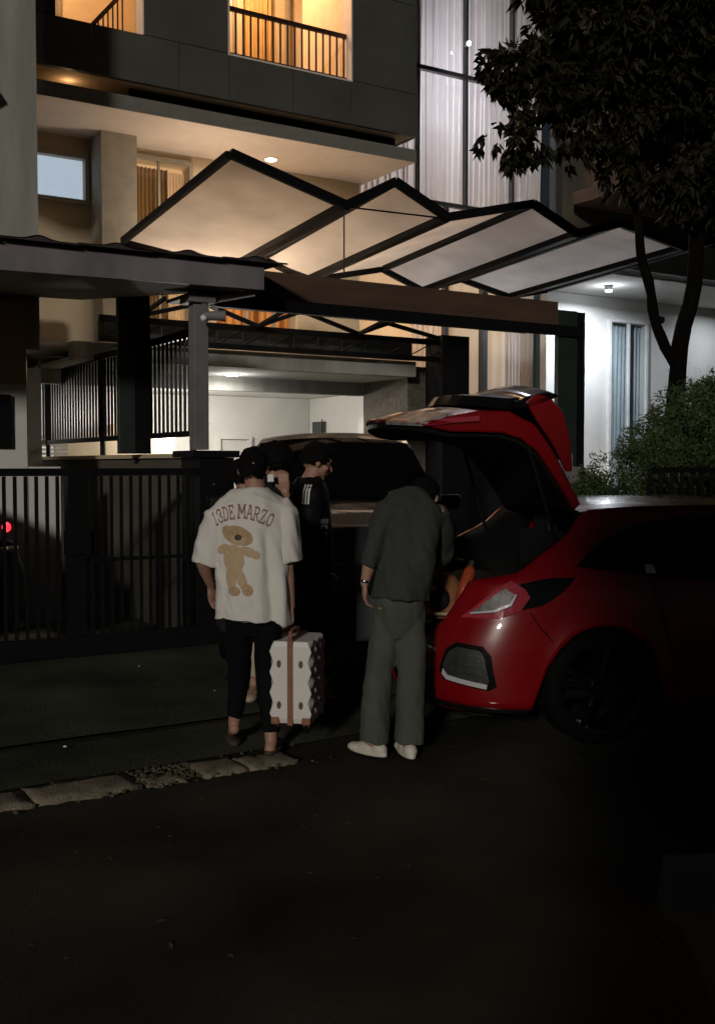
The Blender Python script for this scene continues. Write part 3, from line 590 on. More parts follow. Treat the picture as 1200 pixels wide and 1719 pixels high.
bl = [((1.95, 8.6, 1.30), .34, 1.3), ((2.15, 8.7, 1.0), .5, 1), ((2.35, 8.8, 1.45), .42, 1.3), ((2.6, 8.9, 1.7), .45, 1.3), ((2.9, 9.0, 1.95), .5, 1.3), ((3.2, 9.1, 1.9), .6, 1.2), ((3.3, 9.0, 1.35), .6, 1.0), ((2.8, 8.8, 1.2), .6, 1.0), ((3.6, 9.2, 1.6), .7, 1), ((1.85, 8.5, .9), .4, 1.0), ((1.80, 8.45, 1.35), .22, 1.6), ((1.95, 8.4, 1.55), .22, 1.4), ((2.3, 8.6, 1.62), .3, 1.4), ((2.55, 8.7, 1.5), .4, 1.4), ((3.0, 8.8, 1.6), .5, 1.3), ((1.78, 8.3, 1.15), .26, 1.8), ((2.0, 8.35, 1.3), .34, 1.8), ((2.25, 8.4, 1.4), .36, 1.8), ((2.75, 8.6, 1.85), .4, 1.5), ((3.05, 8.7, 2.1), .4, 1.5)]
obj('foliage', crown(bl, 130000, .045, .15, 5, per=10, W=.13), M_bush, bush)['kind'] = 'stuff'
bm = B(); r = random.Random(4)
for k in range(60):
    p = Vector((r.uniform(1.9, 3.4), r.uniform(8.5, 9.2), .05)); t = (p.x - 1.9) / 1.3; q = p + Vector((r.uniform(-.2, .2), r.uniform(-.15, .15), 1.35 + .75 * min(1, t) + r.uniform(-.1, .22)))
    tube(bm, [p, p.lerp(q, .5) + rv(r) * .04, q], [.008, .006, .003], 5)
    for j in range(26):
        s = .5 + .5 * j / 26; leaf(bm, p.lerp(q, s), (rv(r) + Vector((0, 0, .4))).normalized(), rv(r), .055, .011)
obj('stems', bm, M_bush, bush)
fern = thing('potted_palm', (3.35, 10.6, 0), 'pale green feathery palm lit by the porch lamp beside the tree trunk', 'plant')
bm = B()
for k in range(16):
    an = r.uniform(0, 6.28); o0 = Vector((3.42, 10.7, 2.1)); e = o0 + Vector((math.cos(an) * .35, math.sin(an) * .3, r.uniform(.35, .75)))
    for j in range(34):
        s = j / 34; p = o0.lerp(e, s) + Vector((0, 0, -.2 * s * s)); leaf(bm, p, (Vector((math.cos(an + 1.2 * (-1) ** j), math.sin(an + 1.2 * (-1) ** j), .2))).normalized(), Vector((0, 0, 1)), .11 * (1 - s * .6), .007)
obj('fronds', bm, M_bush, fern); obj('stem', tube(B(), [(3.42, 10.7, .1), (3.42, 10.7, 2.15)], [.05, .03], 8), M_bark, fern)
lf = thing('small_fence', (3.0, 7.9, 0), 'low black railing in front of the bush behind the red car', 'fence')
obj('top_rail', bar(B(), (2.15, 7.9, 1.60), (3.4, 8.3, 1.60), .04), M_black, lf)
for k in range(15): obj('bar', bar(B(), (2.15 + k * .085, 7.9 + k * .0275, .1), (2.15 + k * .085, 7.9 + k * .0275, 1.58), .03), M_black, lf)
tag(obj('white_box', bxh(bxh(B(), 7.55, 7.9, 8.3, 8.6, 0, 1.62), 7.6, 7.78, 8.3, 8.5, 1.621, 1.75), M_fascia), 'pale mauve utility box beside the right portal pillar', 'box')
bm = B(); r = random.Random(12)
for k in range(90):
    x = r.uniform(-1.6, 2.2); y = r.uniform(3.4, 7.8); z = .008 if -x * ST + y * CT < 5.1 else .06 if -x * ST + y * CT < 6.2 else .115
    an = r.uniform(0, 6.28); leaf(bm, Vector((x, y, z)), Vector((math.cos(an), math.sin(an), r.uniform(-.02, .15))).normalized(), Vector((0, 0, 1)), r.uniform(.02, .055), r.uniform(.005, .011))
tag(obj('fallen_leaves', bm, mat('dry_leaf', (.09, .065, .03), .8)), 'scattered small dry leaves on the road and driveway', 'leaves', kind='stuff')
# unseen trees behind the camera, placed and shaped to shade the car and road
for k, (x, y, n) in enumerate(((.5, -1.8, 15000), (1.7, -3.4, 13000), (3.1, -3.0, 13000))):
    st = thing('shade_tree', (x, y, 0), ('unseen bushy shade tree behind the camera, leftmost of three', 'unseen bushy shade tree behind the camera, middle of three', 'unseen bushy shade tree behind the camera, rightmost of three')[k], 'tree')
    bm = B(); branch(bm, [(x, y, 0), (x + .05, y, 1.2), (x, y, 3)], .12, .06); obj('trunk', bm, M_bark, st, smooth=True)
    obj('crown', crown([((x, y, 2.2), 1.15, 1), ((x + .3, y - .5, 3.2), 1.2, 1), ((x - .1, y - .6, 1.3), 1.1, 1.2), ((x + .4, y - .9, 2.2), 1.2, 1), ((x - .12, y, 3.35), 1.08, 1.4)], n, .22, .2, 20 + k, per=7, W=.3), M_tan, st)['kind'] = 'stuff'

# ================================================================== cars
def make_car(name, label, origin, rz, paint, P, group=None):
    """x forward from the rear bumper, y left, z up; P = dict of proportions"""
    root = thing(name, origin, label, 'car', rz, group)
    M = FR[root.name]; L = P.get('len', 4.56); W0 = P.get('w', .94); zs = P.get('zs', 1.0); opened = P.get('open', False)
    def wp(x, y, z): return M @ Vector((x, y, z))
    belt = P['belt']; top = P['top']; bell = P.get('lip', .70)
    def lerp(tab, x):
        if x <= tab[0][0]: return tab[0][1]
        for (x0, y0), (x1, y1) in zip(tab, tab[1:]):
            if x <= x1: return y0 + (y1 - y0) * (x - x0) / (x1 - x0)
        return tab[-1][1]
    AR, AF, NE = P.get('ar', .62), .85, P.get('ne', 2.7)
    def hw(z):     # half width against height
        zb = .93 * zs
        if z > zb: return W0 * .965 - (z - zb) * P.get('lean', .60)
        return W0 * (.955 + .045 * math.sin(min(1, max(0, z / zb)) * math.pi) ** .6)
    def rin(z):    # how far the tail is set in against height
        return -P.get('bump', 0) * math.exp(-((z / zs - .42) / .24) ** 4) + .14 * max(0, (z / zs - .62) / .4) ** 1.2 + .05 * max(0, (.45 - z / zs) / .3)
    NR = 22
    def plan(k, z, side):
        """k 0..NR rear arc, then metres along the flank"""
        w = hw(z); n = NE
        if k <= NR:
            th = math.pi / 2 * (1 - k / NR); c, s_ = math.cos(th), math.sin(th)
            ar = AR - rin(z); return AR - ar * abs(s_) ** (2 / n), side * w * abs(c) ** (2 / n)
        t = AR + (k - NR) * .075
        if t > L - AF:
            u = min(1.0, (t - (L - AF)) / AF); return t, side * w * max(0.0, 1 - u ** 2.6) ** (1 / 2.2)
        return t, side * w
    NS = int((L - AR) / .075); KK = list(range(NR + NS + 1)); T1 = AR + NS * .075
    wheels = [P.get('rw', .96), L - P.get('fw', .92)]; wr = P.get('wr', .335); arch = wr + .04
    def zbot(t, y):
        z = P.get('sill', .24) if t > .5 else P.get('sill', .24) + .0
        for wx in wheels:
            d = abs(t - wx)
            if d < arch and abs(y) > .5: z = max(z, wr + math.sqrt(max(0, arch ** 2 - d ** 2)))
        return z
    def ztop(k, side):
        t, y = plan(k, .8 * zs, side)
        if k <= NR:
            if opened:
                if abs(y) < .60: return bell
                if abs(y) < .72: return bell + (lerp(top, t) - bell) * (abs(y) - .60) / .12
            else: return lerp(belt, t)
        return lerp(top, t)
    for side in (1, -1):
        bm = B(); NZ = 16
        def pt(i, j):
            k = KK[i]; t, y = plan(k, .5, side); zb = zbot(t, y); zt = max(ztop(k, side), zb + .01); v = j / (NZ - 1)
            z = zb + (zt - zb) * v; tt, yy = plan(k, z, side)
            fl = 0
            for wx in wheels:              # flared arches
                d = math.hypot(tt - wx, z - wr)
                if d < arch + .10 and k > NR: fl = max(fl, .025 * (1 - max(0, d - arch) / .10))
            cr = -.012 * math.exp(-((z / zs - .80) / .035) ** 2) if k > 6 else 0
            return wp(tt, yy + side * (fl + cr), z)
        sheet(bm, pt, len(KK), NZ)
        if side > 0: bmesh.ops.reverse_faces(bm, faces=bm.faces)
        o = obj('body_side', bm, paint, root, smooth=True)
        so = o.modifiers.new('thick', 'SOLIDIFY'); so.thickness = .025; so.offset = -1
    # roof, windscreen and bonnet strip
    def deck(x0, x1, m, nm, dz=0, edge=0):
        bm = B(); nx = max(6, int((x1 - x0) / .09)); ny = 13
        def pt(i, j):
            x = x0 + (x1 - x0) * i / (nx - 1); z = lerp(top, x); w = hw(z) - .004
            if x > L - AF: w *= max(0.0, 1 - min(1, (x - (L - AF)) / AF) ** 2.6) ** (1 / 2.2)
            v = -1 + 2 * j / (ny - 1); return wp(x, w * v * (1 - edge), z + dz + P.get('crown', .045) * (1 - abs(v) ** 2.4))
        sheet(bm, pt, nx, ny); return obj(nm, bm, m, root, smooth=True)
    xr = P.get('roof0', .86); xw0, xw1 = P['wind']
    deck(xr, xw0, paint, 'roof'); deck(xw0, xw1, M_dglass, 'windscreen'); deck(xw1, T1, paint, 'bonnet')
    # patches laid 3 mm outside the skin, outline given in (s, z): s = metres from the tail centre round the corner
    tab = [(0, 0)]; px_ = None
    for k in range(0, NR + 1):
        t, y = plan(k, .8 * zs, 1)
        if px_: tab.append((tab[-1][0] + math.hypot(t - px_[0], y - px_[1]), k))
        px_ = (t, y)
    S0 = tab[-1][0]
    def kof(s):
        if s >= S0: return NR + (s - S0) / .075
        for (s0, k0), (s1, k1) in zip(tab, tab[1:]):
            if s <= s1: return k0 + (k1 - k0) * (s - s0) / max(1e-6, s1 - s0)
    def onskin(s, z, side, off):
        k = kof(s); t, y = plan(k, z, side); t2, y2 = plan(k + .1, z, side); t1, y1 = plan(max(0, k - .1), z, side)
        d = Vector((t2 - t1, y2 - y1, 0)).normalized(); n = Vector((-d.y, d.x, 0)) * side
        if n.y * side < 0 and abs(n.y) > .2: n = -n
        if n.x > .3: n = -n
        return wp(t, y, z) + (M.to_3x3() @ n) * off
    def patch(nm, poly, side, m, off=.004, parent=None, thick=0):
        bm = B(); vs_ = [bm.verts.new((s, z, 0)) for s, z in poly]; bm.faces.new(vs_)
        s0, s1 = min(p[0] for p in poly), max(p[0] for p in poly); z0, z1 = min(p[1] for p in poly), max(p[1] for p in poly)
        for q in range(1, int((s1 - s0) / .05) + 1):
            bmesh.ops.bisect_plane(bm, geom=bm.verts[:] + bm.edges[:] + bm.faces[:], plane_co=(s0 + q * .05, 0, 0), plane_no=(1, 0, 0))
        for q in range(1, int((z1 - z0) / .05) + 1):
            bmesh.ops.bisect_plane(bm, geom=bm.verts[:] + bm.edges[:] + bm.faces[:], plane_co=(0, z0 + q * .05, 0), plane_no=(0, 1, 0))
        bmesh.ops.triangulate(bm, faces=bm.faces[:])
        for v in bm.verts: v.co = onskin(v.co.x, v.co.y, side, off)
        bmesh.ops.recalc_face_normals(bm, faces=bm.faces)
        o = obj(nm, bm, m, parent or root, smooth=False)
        if thick: so = o.modifiers.new('thick', 'SOLIDIFY'); so.thickness = thick; so.offset = 1
        return o
    # wheels
    for wx in wheels:
        for side in (1, -1):
            cy = side * (W0 - .13)
            def ring(bm, prof, seg=40):
                g = [[bm.verts.new(wp(wx + r * math.cos(a * 2 * math.pi / seg), side * y + cy, wr + r * math.sin(a * 2 * math.pi / seg))) for r, y in prof] for a in range(seg)]
                for a in range(seg):
                    for j in range(len(prof) - 1): bm.faces.new((g[a][j], g[(a + 1) % seg][j], g[(a + 1) % seg][j + 1], g[a][j + 1]))
            bm = B(); ring(bm, [(.25, -.11), (wr - .02, -.12), (wr, -.09), (wr, .09), (wr - .02, .115), (wr - .07, .12), (.255, .105)])
            wh = obj('wheel', bm, M_rub, root, smooth=True)
            bm = B(); ring(bm, [(.255, .10), (.262, .115), (.245, .11), (.235, .03), (.235, -.1)])
            for q in range(5):
                for dd in (-.16, .16):
                    an = q * 2 * math.pi / 5 + .3; c0 = Vector((math.cos(an) * .05, 0, math.sin(an) * .05)); c1 = Vector((math.cos(an + dd) * .245, 0, math.sin(an + dd) * .245))
                    bar(bm, wp(wx + c0.x, cy + side * .085, wr + c0.z), wp(wx + c1.x, cy + side * .10, wr + c1.z), .022, .03)
            disc(bm, wp(wx, cy + side * .085, wr), .06, .04, n=M.to_3x3() @ Vector((0, 1, 0)))
            obj('rim', bm, P.get('rimmat', M_blk), wh)
    # inner wheel wells, floor and cabin mass (dark)
    bm = B()
    bx(bm, (L / 2, 0, .30), (L - .7, W0 * 1.5, .12), M)
    obj('floor_pan', bm, M_trim, root)
    bm = B(); bx(bm, (L / 2 + .3, 0, .72 * zs), (L - 2.2, W0 * 1.62, .5 * zs), M)
    obj('cabin_mass', bm, M_trim, root)
    return root, dict(M=M, wp=wp, patch=patch, S0=S0, onskin=onskin, lerp=lerp, hw=hw, W0=W0, plan=plan, kof=kof)

CPH = 13.0
M_mesh = mat('grey_vent_mesh', (0.03, 0.034, 0.032), .4, var=.3, vscale=30, bump=.2, bscale=60)
# ---- red hatchback with its tailgate up
PR = dict(belt=[(0, .9), (.3, .98), (.84, 1.04), (2.6, .93), (3.6, .95), (4.56, .66)],
          top=[(0, .90), (.12, .955), (.46, 1.02), (.83, 1.22), (.96, 1.365), (1.3, 1.385), (1.9, 1.392), (2.5, 1.36), (2.85, 1.30), (3.55, .99), (4.0, .92), (4.4, .78), (4.56, .62)],
          wind=(2.8, 3.55), roof0=.95, open=True, lip=.70, rw=.97, sill=.23, crown=.045, bump=.06)
rc, K = make_car('red_hatchback', 'red hatchback with black wheels and its big winged tailgate standing open', (.27, 6.88, 0), R(CPH), M_red, PR)
wp, patch, S0 = K['wp'], K['patch'], K['S0']
def car_pt(t): return S0 + (t - .62)
for sd in (-1, 1):
    # side glass, as one dark band with a rear tip
    gl = patch('side_window', [(car_pt(.84), 1.045), (car_pt(1.0), 1.17), (car_pt(1.25), 1.27), (car_pt(1.6), 1.325), (car_pt(2.1), 1.34), (car_pt(2.6), 1.30), (car_pt(3.2), 1.06), (car_pt(3.3), .965), (car_pt(2.7), .93), (car_pt(1.9), .94), (car_pt(1.35), .975)], sd, M_dglass)
    if sd < 0: patch('sticker', [(car_pt(1.27), 1.0), (car_pt(1.335), .996), (car_pt(1.33), 1.045), (car_pt(1.275), 1.048)], sd, mat('pale_sticker', (.85, .85, .9), .5), .008, gl)
    lampb = patch('lamp_surround', [(S0 - .46, .80), (S0 - .22, .80), (S0 - .02, .83), (S0 + .10, .90), (S0 + .20, .985), (S0 + .02, 1.02) if 0 else (S0 + .04, .985), (S0 - .16, .955), (S0 - .33, .86)], sd, M_blk, .004)
    tl = patch('tail_lamp', [(S0 - .50, .755), (S0 - .27, .76), (S0 - .16, .80), (S0 - .10, .88), (S0 - .13, .925), (S0 - .22, .975), (S0 - .30, .93)], sd, M_redlens, .010, thick=.02)
    patch('clear_lens', [(S0 - .42, .79), (S0 - .30, .81), (S0 - .225, .845), (S0 - .20, .90), (S0 - .25, .935), (S0 - .31, .895)], sd, M_lens, .034, tl)
    patch('chrome_edge', [(S0 - .43, .782), (S0 - .29, .80), (S0 - .21, .838), (S0 - .185, .90), (S0 - .195, .903), (S0 - .222, .848), (S0 - .30, .812), (S0 - .43, .792)], sd, M_shine, .036, tl)
    vt = patch('bumper_vent', [(S0 - .545, .47), (S0 - .51, .555), (S0 - .46, .59), (S0 - .335, .575), (S0 - .305, .53), (S0 - .285, .395), (S0 - .34, .38), (S0 - .52, .42)], sd, M_mesh, .007)
    patch('chrome_strip', [(S0 - .545, .425), (S0 - .52, .395), (S0 - .30, .358), (S0 - .295, .385), (S0 - .51, .422), (S0 - .535, .455)], sd, M_shine, .014, vt, thick=.006)
    for q in range(6):
        z = .44 + q * .025; patch('vent_slat', [(S0 - .52 + .008 * q, z), (S0 - .32, z - .012), (S0 - .32, z - .002), (S0 - .52 + .008 * q, z + .010)], sd, M_mesh, .012, vt, thick=.008)
    patch('diffuser_edge', [(S0 - .95, .262), (S0 - .12, .225), (S0 - .10, .245), (S0 - .95, .285)], sd, M_blk, .03, thick=.02)
    patch('diffuser_edge', [(S0 - .90, .232), (S0 - .30, .20), (S0 - .28, .212), (S0 - .90, .245)], sd, M_chrome, .028, thick=.006)
    patch('shut_line', [(S0 - .10, .795), (S0 - .092, .795), (S0 + .055, .60), (S0 + .047, .60)], sd, M_blk, .003)
    patch('shut_line', [(car_pt(1.46), .30), (car_pt(1.468), .30), (car_pt(1.30), .97), (car_pt(1.292), .97)], sd, M_blk, .012)
    patch('shut_line', [(car_pt(2.36), .30), (car_pt(2.368), .30), (car_pt(2.36), .93), (car_pt(2.352), .93)], sd, M_blk, .003)
    patch('vent_frame', [(S0 - .575, .44), (S0 - .53, .575), (S0 - .47, .615), (S0 - .32, .60), (S0 - .275, .545), (S0 - .25, .37), (S0 - .29, .345), (S0 - .55, .385)], sd, M_blk, .003)
    patch('door_handle', [(car_pt(1.75), .86), (car_pt(1.93), .855), (car_pt(1.93), .878), (car_pt(1.75), .882)], sd, M_red, .02, thick=.015)
# boot: floor, back of the seats, inner walls, sill
bm = B(); bx(bm, (.62, 0, .52), (.95, 1.2, .04), K['M']); obj('boot_floor', bm, M_trim, rc)
bm = B(); bx(bm, (1.12, 0, .88), (.12, 1.25, .62), K['M']); obj('seat_back', bm, M_bagd, rc, bevel=.03)
for y in (-.35, .35):
    bm = B(); bx(bm, (1.15, y, 1.24), (.08, .26, .16), K['M']); obj('head_restraint', bm, M_bagd, rc, bevel=.02)
for sd in (-1, 1):
    bm = B()
    def lin(i, j):
        t = .48 + (1.15 - .48) * i / 14; zt = K['lerp'](PR['top'], t) - .004; z = .54 + (zt - .54) * j / 8
        return wp(t, sd * (K['hw'](z) - .05 - .10 * (1 - j / 8) - .12 * max(0, .62 - t)), z)
    sheet(bm, lin, 15, 9); lo_ = obj('boot_lining', bm, M_trim, rc, smooth=True); q = lo_.modifiers.new('thick', 'SOLIDIFY'); q.thickness = .012; q.offset = 0
bm = B(); bx(bm, (.08, 0, .69), (.12, 1.18, .03), K['M']); obj('loading_sill', bm, M_trim, rc, bevel=.008)
# tailgate in its raised position
def prof_solid(bm, outer, inner, ys, tip=None):
    """loft a closed profile across y; tip(y) shifts x of the trailing part"""
    n = len(outer); G = []
    for y in ys:
        row = []
        for (x, z), wgt in [(p, i / (n - 1)) for i, p in enumerate(outer)] + [(p, 1 - i / (n - 1)) for i, p in enumerate(inner[::-1])]:
            u = abs(y) / .66
            yy = y * (1 - .07 * (1 - wgt)); row.append(bm.verts.new(wp(x - wgt ** 2 * .22 * (1 - u ** 2.2), yy, z + .05 * (1 - u ** 2) * (1 if 1 else 0))))
        G.append(row)
    m = len(G[0])
    for i in range(len(G) - 1):
        for j in range(m): bm.faces.new((G[i][j], G[i][(j + 1) % m], G[i + 1][(j + 1) % m], G[i + 1][j]))
    bm.faces.new(G[0][::-1]); bm.faces.new(G[-1]); bmesh.ops.recalc_face_normals(bm, faces=bm.faces)
ys = [-.66 + 1.32 * i / 12 for i in range(13)]
hat_out = [(.97, 1.40), (.86, 1.60), (.76, 1.77), (.66, 1.88), (.50, 1.955), (.30, 1.955), (.12, 1.92), (.02, 1.875)]
hat_in = [(.93, 1.36), (.80, 1.56), (.69, 1.71), (.58, 1.79), (.46, 1.825), (.30, 1.83), (.14, 1.83), (.04, 1.85)]
bm = B(); prof_solid(bm, hat_out, hat_in, ys); tg = obj('tailgate', bm, M_red, rc, smooth=False, bevel=.012)
inn = [(x + .012, z - .012) for x, z in hat_in]
bm = B(); prof_solid(bm, [(x - 0.001, z - .004) for x, z in hat_in][:], [(x + .0, z - .03) for x, z in hat_in], [y * .93 for y in ys]); obj('inner_trim', bm, M_trim, tg)
bm = B(); prof_solid(bm, [(.925, 1.50), (.85, 1.64), (.76, 1.79), (.68, 1.875)], [(.92, 1.49), (.845, 1.63), (.755, 1.78), (.675, 1.865)], [y * .86 for y in ys])
for v in bm.verts: v.co += (K['M'].to_3x3() @ Vector((.006, 0, .012)))
obj('rear_glass', bm, M_dglass, tg)
# lamp on the edge of the tailgate
for sd in (-1, 1):
    bm = B()
    P8 = [(-.02, .64, 1.868), (.03, .672, 1.868), (.16, .676, 1.885), (.30, .672, 1.895), (.30, .672, 1.925), (.14, .676, 1.92), (.03, .66, 1.90), (-.06, .58, 1.885)]
    v = [bm.verts.new(wp(x, sd * y, z)) for x, y, z in P8] + [bm.verts.new(wp(x + .01, sd * (y - .03), z)) for x, y, z in P8]
    bm.faces.new(v[:8]); bm.faces.new(v[8:][::-1])
    for q in range(8): bm.faces.new((v[q], v[(q + 1) % 8], v[8 + (q + 1) % 8], v[8 + q]))
    bmesh.ops.recalc_face_normals(bm, faces=bm.faces); obj('tail_lamp', bm, M_redlens, tg)
bm = B(); P5 = [(-.17, -.30, 1.905), (-.04, -.60, 1.885), (.10, -.655, 1.90), (.12, -.62, 1.945), (-.02, -.40, 1.965)]
v = [bm.verts.new(wp(*p)) for p in P5] + [bm.verts.new(wp(p[0], p[1], p[2] - .02)) for p in P5]
bm.faces.new(v[:5]); bm.faces.new(v[5:][::-1])
for q in range(5): bm.faces.new((v[q], v[(q + 1) % 5], v[5 + (q + 1) % 5], v[5 + q]))
bmesh.ops.recalc_face_normals(bm, faces=bm.faces); obj('clear_lens', bm, M_lens, tg)
bm = B(); prof_solid(bm, [(.85, 1.66), (.82, 1.84), (.74, 1.99), (.62, 2.045), (.48, 2.03)], [(.80, 1.70), (.74, 1.82), (.66, 1.93), (.56, 1.965), (.44, 1.97)], [y * 1.0 for y in ys])
obj('spoiler_base', bm, M_blk, tg)
# wing standing off the raised tailgate
wg = B(); nY = 15; sec = [(-.13, 0), (-.02, .022), (.13, .012), (.14, -.004), (-.02, -.012)]
G = []
for i in range(nY):
    y = -.80 + 1.60 * i / (nY - 1); u = 1 - (y / .8) ** 2
    G.append([wg.verts.new(wp(.61 + x * .9 - .04 * u, y, 2.00 + .10 * u + z + .28 * x)) for x, z in sec])
for i in range(nY - 1):
    for j in range(5): wg.faces.new((G[i][j], G[i][(j + 1) % 5], G[i + 1][(j + 1) % 5], G[i + 1][j]))
wg.faces.new(G[0][::-1]); wg.faces.new(G[-1]); bmesh.ops.recalc_face_normals(wg, faces=wg.faces)
wo = obj('wing', wg, M_blk, rc, smooth=True)
for sd in (-1, 1):
    bm = B(); pl_ = [(.54, 2.00), (.60, 2.05), (.69, 2.03), (.77, 1.94), (.82, 1.76), (.83, 1.60), (.79, 1.60), (.72, 1.74), (.62, 1.88)]
    v = [bm.verts.new(wp(x, sd * .80, z)) for x, z in pl_]; u = [bm.verts.new(wp(x, sd * .775, z)) for x, z in pl_]; n = len(pl_)
    bm.faces.new(v); bm.faces.new(u[::-1])
    for q in range(n): bm.faces.new((v[q], v[(q + 1) % n], u[(q + 1) % n], u[q]))
    bmesh.ops.recalc_face_normals(bm, faces=bm.faces); obj('end_plate', bm, M_red, wo, bevel=.006)
    obj('strut', bar(B(), wp(.60, sd * .5, 1.90), wp(.62, sd * .5, 2.04), .03, .1), M_blk, wo)
    obj('gas_strut', tube(B(), [wp(.80, sd * .62, 1.20), wp(.62, sd * .60, 1.80)], .011, 8), M_trim, rc)
obj('leaf_scrap', bx(B(), (.60, -.66, 1.86), (.10, .01, .10), K['M'] ), M_bush, tg) if 0 else None

# things in the boot
bg_ = thing('backpack', tuple(wp(.16, -.38, .705)), 'orange tan backpack with a dark front pocket lying in the open boot', 'bag', R(CPH))
bm = B(); ball(bm, wp(.17, -.40, .86), (.115, .12, .13)); bx(bm, (.17, -.40, .80), (.2, .21, .18), K['M']); bm = remesh(bm, .012, 4); obj('body', bm, M_bag, bg_, smooth=True)
bm = B(); ball(bm, wp(.115, -.49, .835), (.065, .06, .075)); obj('front_pocket', bm, M_bagd, bg_, smooth=True)
obj('pale_trim', tube(B(), [wp(.03, -.50, .90), wp(.02, -.50, .79), wp(.06, -.56, .755), wp(.14, -.57, .75)], .010, 6), M_beige, bg_)
obj('strap', tube(B(), [wp(.14, -.44, .98), wp(.08, -.45, 1.01), wp(.06, -.48, .95)], .013, 6), M_bagd, bg_)
ob_ = thing('drink_bottle', tuple(wp(.22, -.56, .72)), 'orange plastic bottle leaning beside the tail lamp in the boot', 'bottle', R(CPH))
obj('body', tube(B(), [wp(.20, -.60, .78), wp(.24, -.58, .90), wp(.29, -.54, 1.0), wp(.30, -.53, 1.03)], [.032, .04, .036, .018], 14), mat('orange_plastic', (.34, .06, .02), .4), ob_, smooth=True)
obj('cap', tube(B(), [wp(.30, -.53, 1.03), wp(.31, -.525, 1.06)], .02, 10), M_bagd, ob_)
bx_ = thing('holdall', tuple(wp(.6, .15, .56)), 'black holdall filling the far side of the open boot', 'bag', R(CPH))
bm = B(); ball(bm, wp(.55, .2, .74), (.26, .34, .2)); obj('body', bm, M_bagd, bx_, smooth=True); obj('handle', tube(B(), [wp(.5, 0, .9), wp(.48, .1, 1.0), wp(.48, .3, 1.0), wp(.5, .4, .9)], .012, 6), M_bagd, bx_)

# ---- silver car parked nose out in the driveway
PS = dict(len=4.6, w=.90, zs=1.22, belt=[(0, 1.1), (3.5, 1.12), (4.6, .9)], top=[(0, 1.15), (.15, 1.2), (.3, 1.5), (.6, 1.70), (1.5, 1.755), (2.6, 1.74), (2.95, 1.68), (3.55, 1.19), (4.0, 1.12), (4.4, 1.0), (4.6, .75)],
          wind=(2.9, 3.6), roof0=.5, rw=.9, wr=.34, sill=.28, lean=.42, crown=.05, rimmat=M_chrome)
sc_, K2 = make_car('silver_car', 'tall silver grey car parked nose out in the driveway behind the men', (-.30, 12.0, .13), R(-88), M_silver, PS)
for sd in (-1, 1):
    q = K2['S0'] - .62
    K2['patch']('side_window', [(q + .5, 1.2), (q + .75, 1.58), (q + 2.5, 1.62), (q + 3.2, 1.22), (q + 3.2, 1.17)], sd, M_dglass)
    hb = B(); bx(hb, (3.05, sd * .97, 1.2), (.12, .17, .13), K2['M']); mr = obj('wing_mirror', hb, M_blk, sc_, bevel=.03)
    hb = B(); ball(hb, K2['wp'](4.32, sd * .62, .86), (.12, .14, .08)); obj('headlight', hb, M_lens, sc_, smooth=True)
hb = B(); bx(hb, (4.57, 0, .72), (.05, .9, .2), K2['M']); obj('grille', hb, M_blk, sc_, bevel=.01)
obj('aerial', tube(B(), [K2['wp'](2.2, -.1, 1.78), K2['wp'](2.0, -.1, 1.93)], .006, 6), M_blk, sc_)
# ---- dark car behind the gate
PD = dict(len=4.2, w=.86, zs=1.0, belt=[(0, .9), (4.2, .8)], top=[(0, .92), (.12, .97), (.4, 1.25), (.8, 1.40), (1.9, 1.45), (2.5, 1.4), (3.2, .98), (3.9, .85), (4.2, .65)], wind=(2.55, 3.2), roof0=.75, rw=.8, wr=.31, sill=.22)
dk, K3 = make_car('dark_car', 'dark car behind the sliding gate at the left edge with a glowing red tail lamp', tuple(H(2.42, 9.5, .09)), TH + math.pi, M_darkcar, PD)
for sd in (-1, 1):
    q = K3['S0']
    if sd > 0: obj('tail_lamp', ball(B(), H(2.115, 8.68, 1.145), (.036, .03, .04)), lamp('lit_tail_lamp', (1, .02, .03), 3.0), dk, smooth=True)
    K3['patch']('side_window', [(q - .1, 1.0), (q + .3, 1.3), (q + 1.6, 1.36), (q + 2.3, 1.0)], sd, M_dglass)
# ================================================================== people
def hand(bm, wr, fd, tn, pn, curl=.35, s=1.0):
    """wr wrist, fd finger direction, tn towards the thumb side, pn palm side normal"""
    fd = Vector(fd).normalized(); tn = Vector(tn); tn = (tn - fd * tn.dot(fd)).normalized(); pn = Vector(pn); pn = (pn - fd * pn.dot(fd) - tn * pn.dot(tn)).normalized()
    Mx = Matrix((tn, fd, pn)).transposed()
    for off in (-.024, -.008, .008, .024):
        tube(bm, [wr + tn * off * .6 * s, wr + fd * .05 * s + tn * off * s, wr + fd * .088 * s + tn * off * 1.1 * s], [.014 * s, .0145 * s, .0115 * s], 8)
    ball(bm, wr + fd * .045 * s + pn * .004, (.040 * s, .048 * s, .0145 * s), Mx, 12, 8)
    for k, (off, Lf) in enumerate(((.030, .92), (.010, 1.0), (-.010, .94), (-.029, .76))):
        p = wr + fd * .082 * s + tn * off * s; d = (fd + tn * off * 1.2).normalized(); a = curl * (1 + .12 * k)
        for j, sl in enumerate((.042, .026, .021)):
            a2 = a * (j + .7); dd = (d * math.cos(a2) + pn * math.sin(a2)).normalized(); q = p + dd * sl * Lf * s
            cap(bm, p, q, (.0092 - .0008 * j) * s, (.0085 - .0009 * j) * s, 8); p = q
    p = wr + fd * .022 * s + tn * .030 * s + pn * .004
    for sl, dd in ((.040, (fd * .7 + tn * .62 + pn * .35)), (.030, (fd * .86 + tn * .25 + pn * .5)), (.024, (fd * .9 + pn * .55))):
        q = p + dd.normalized() * sl * s; cap(bm, p, q, .0115 * s, .0095 * s, 8); p = q
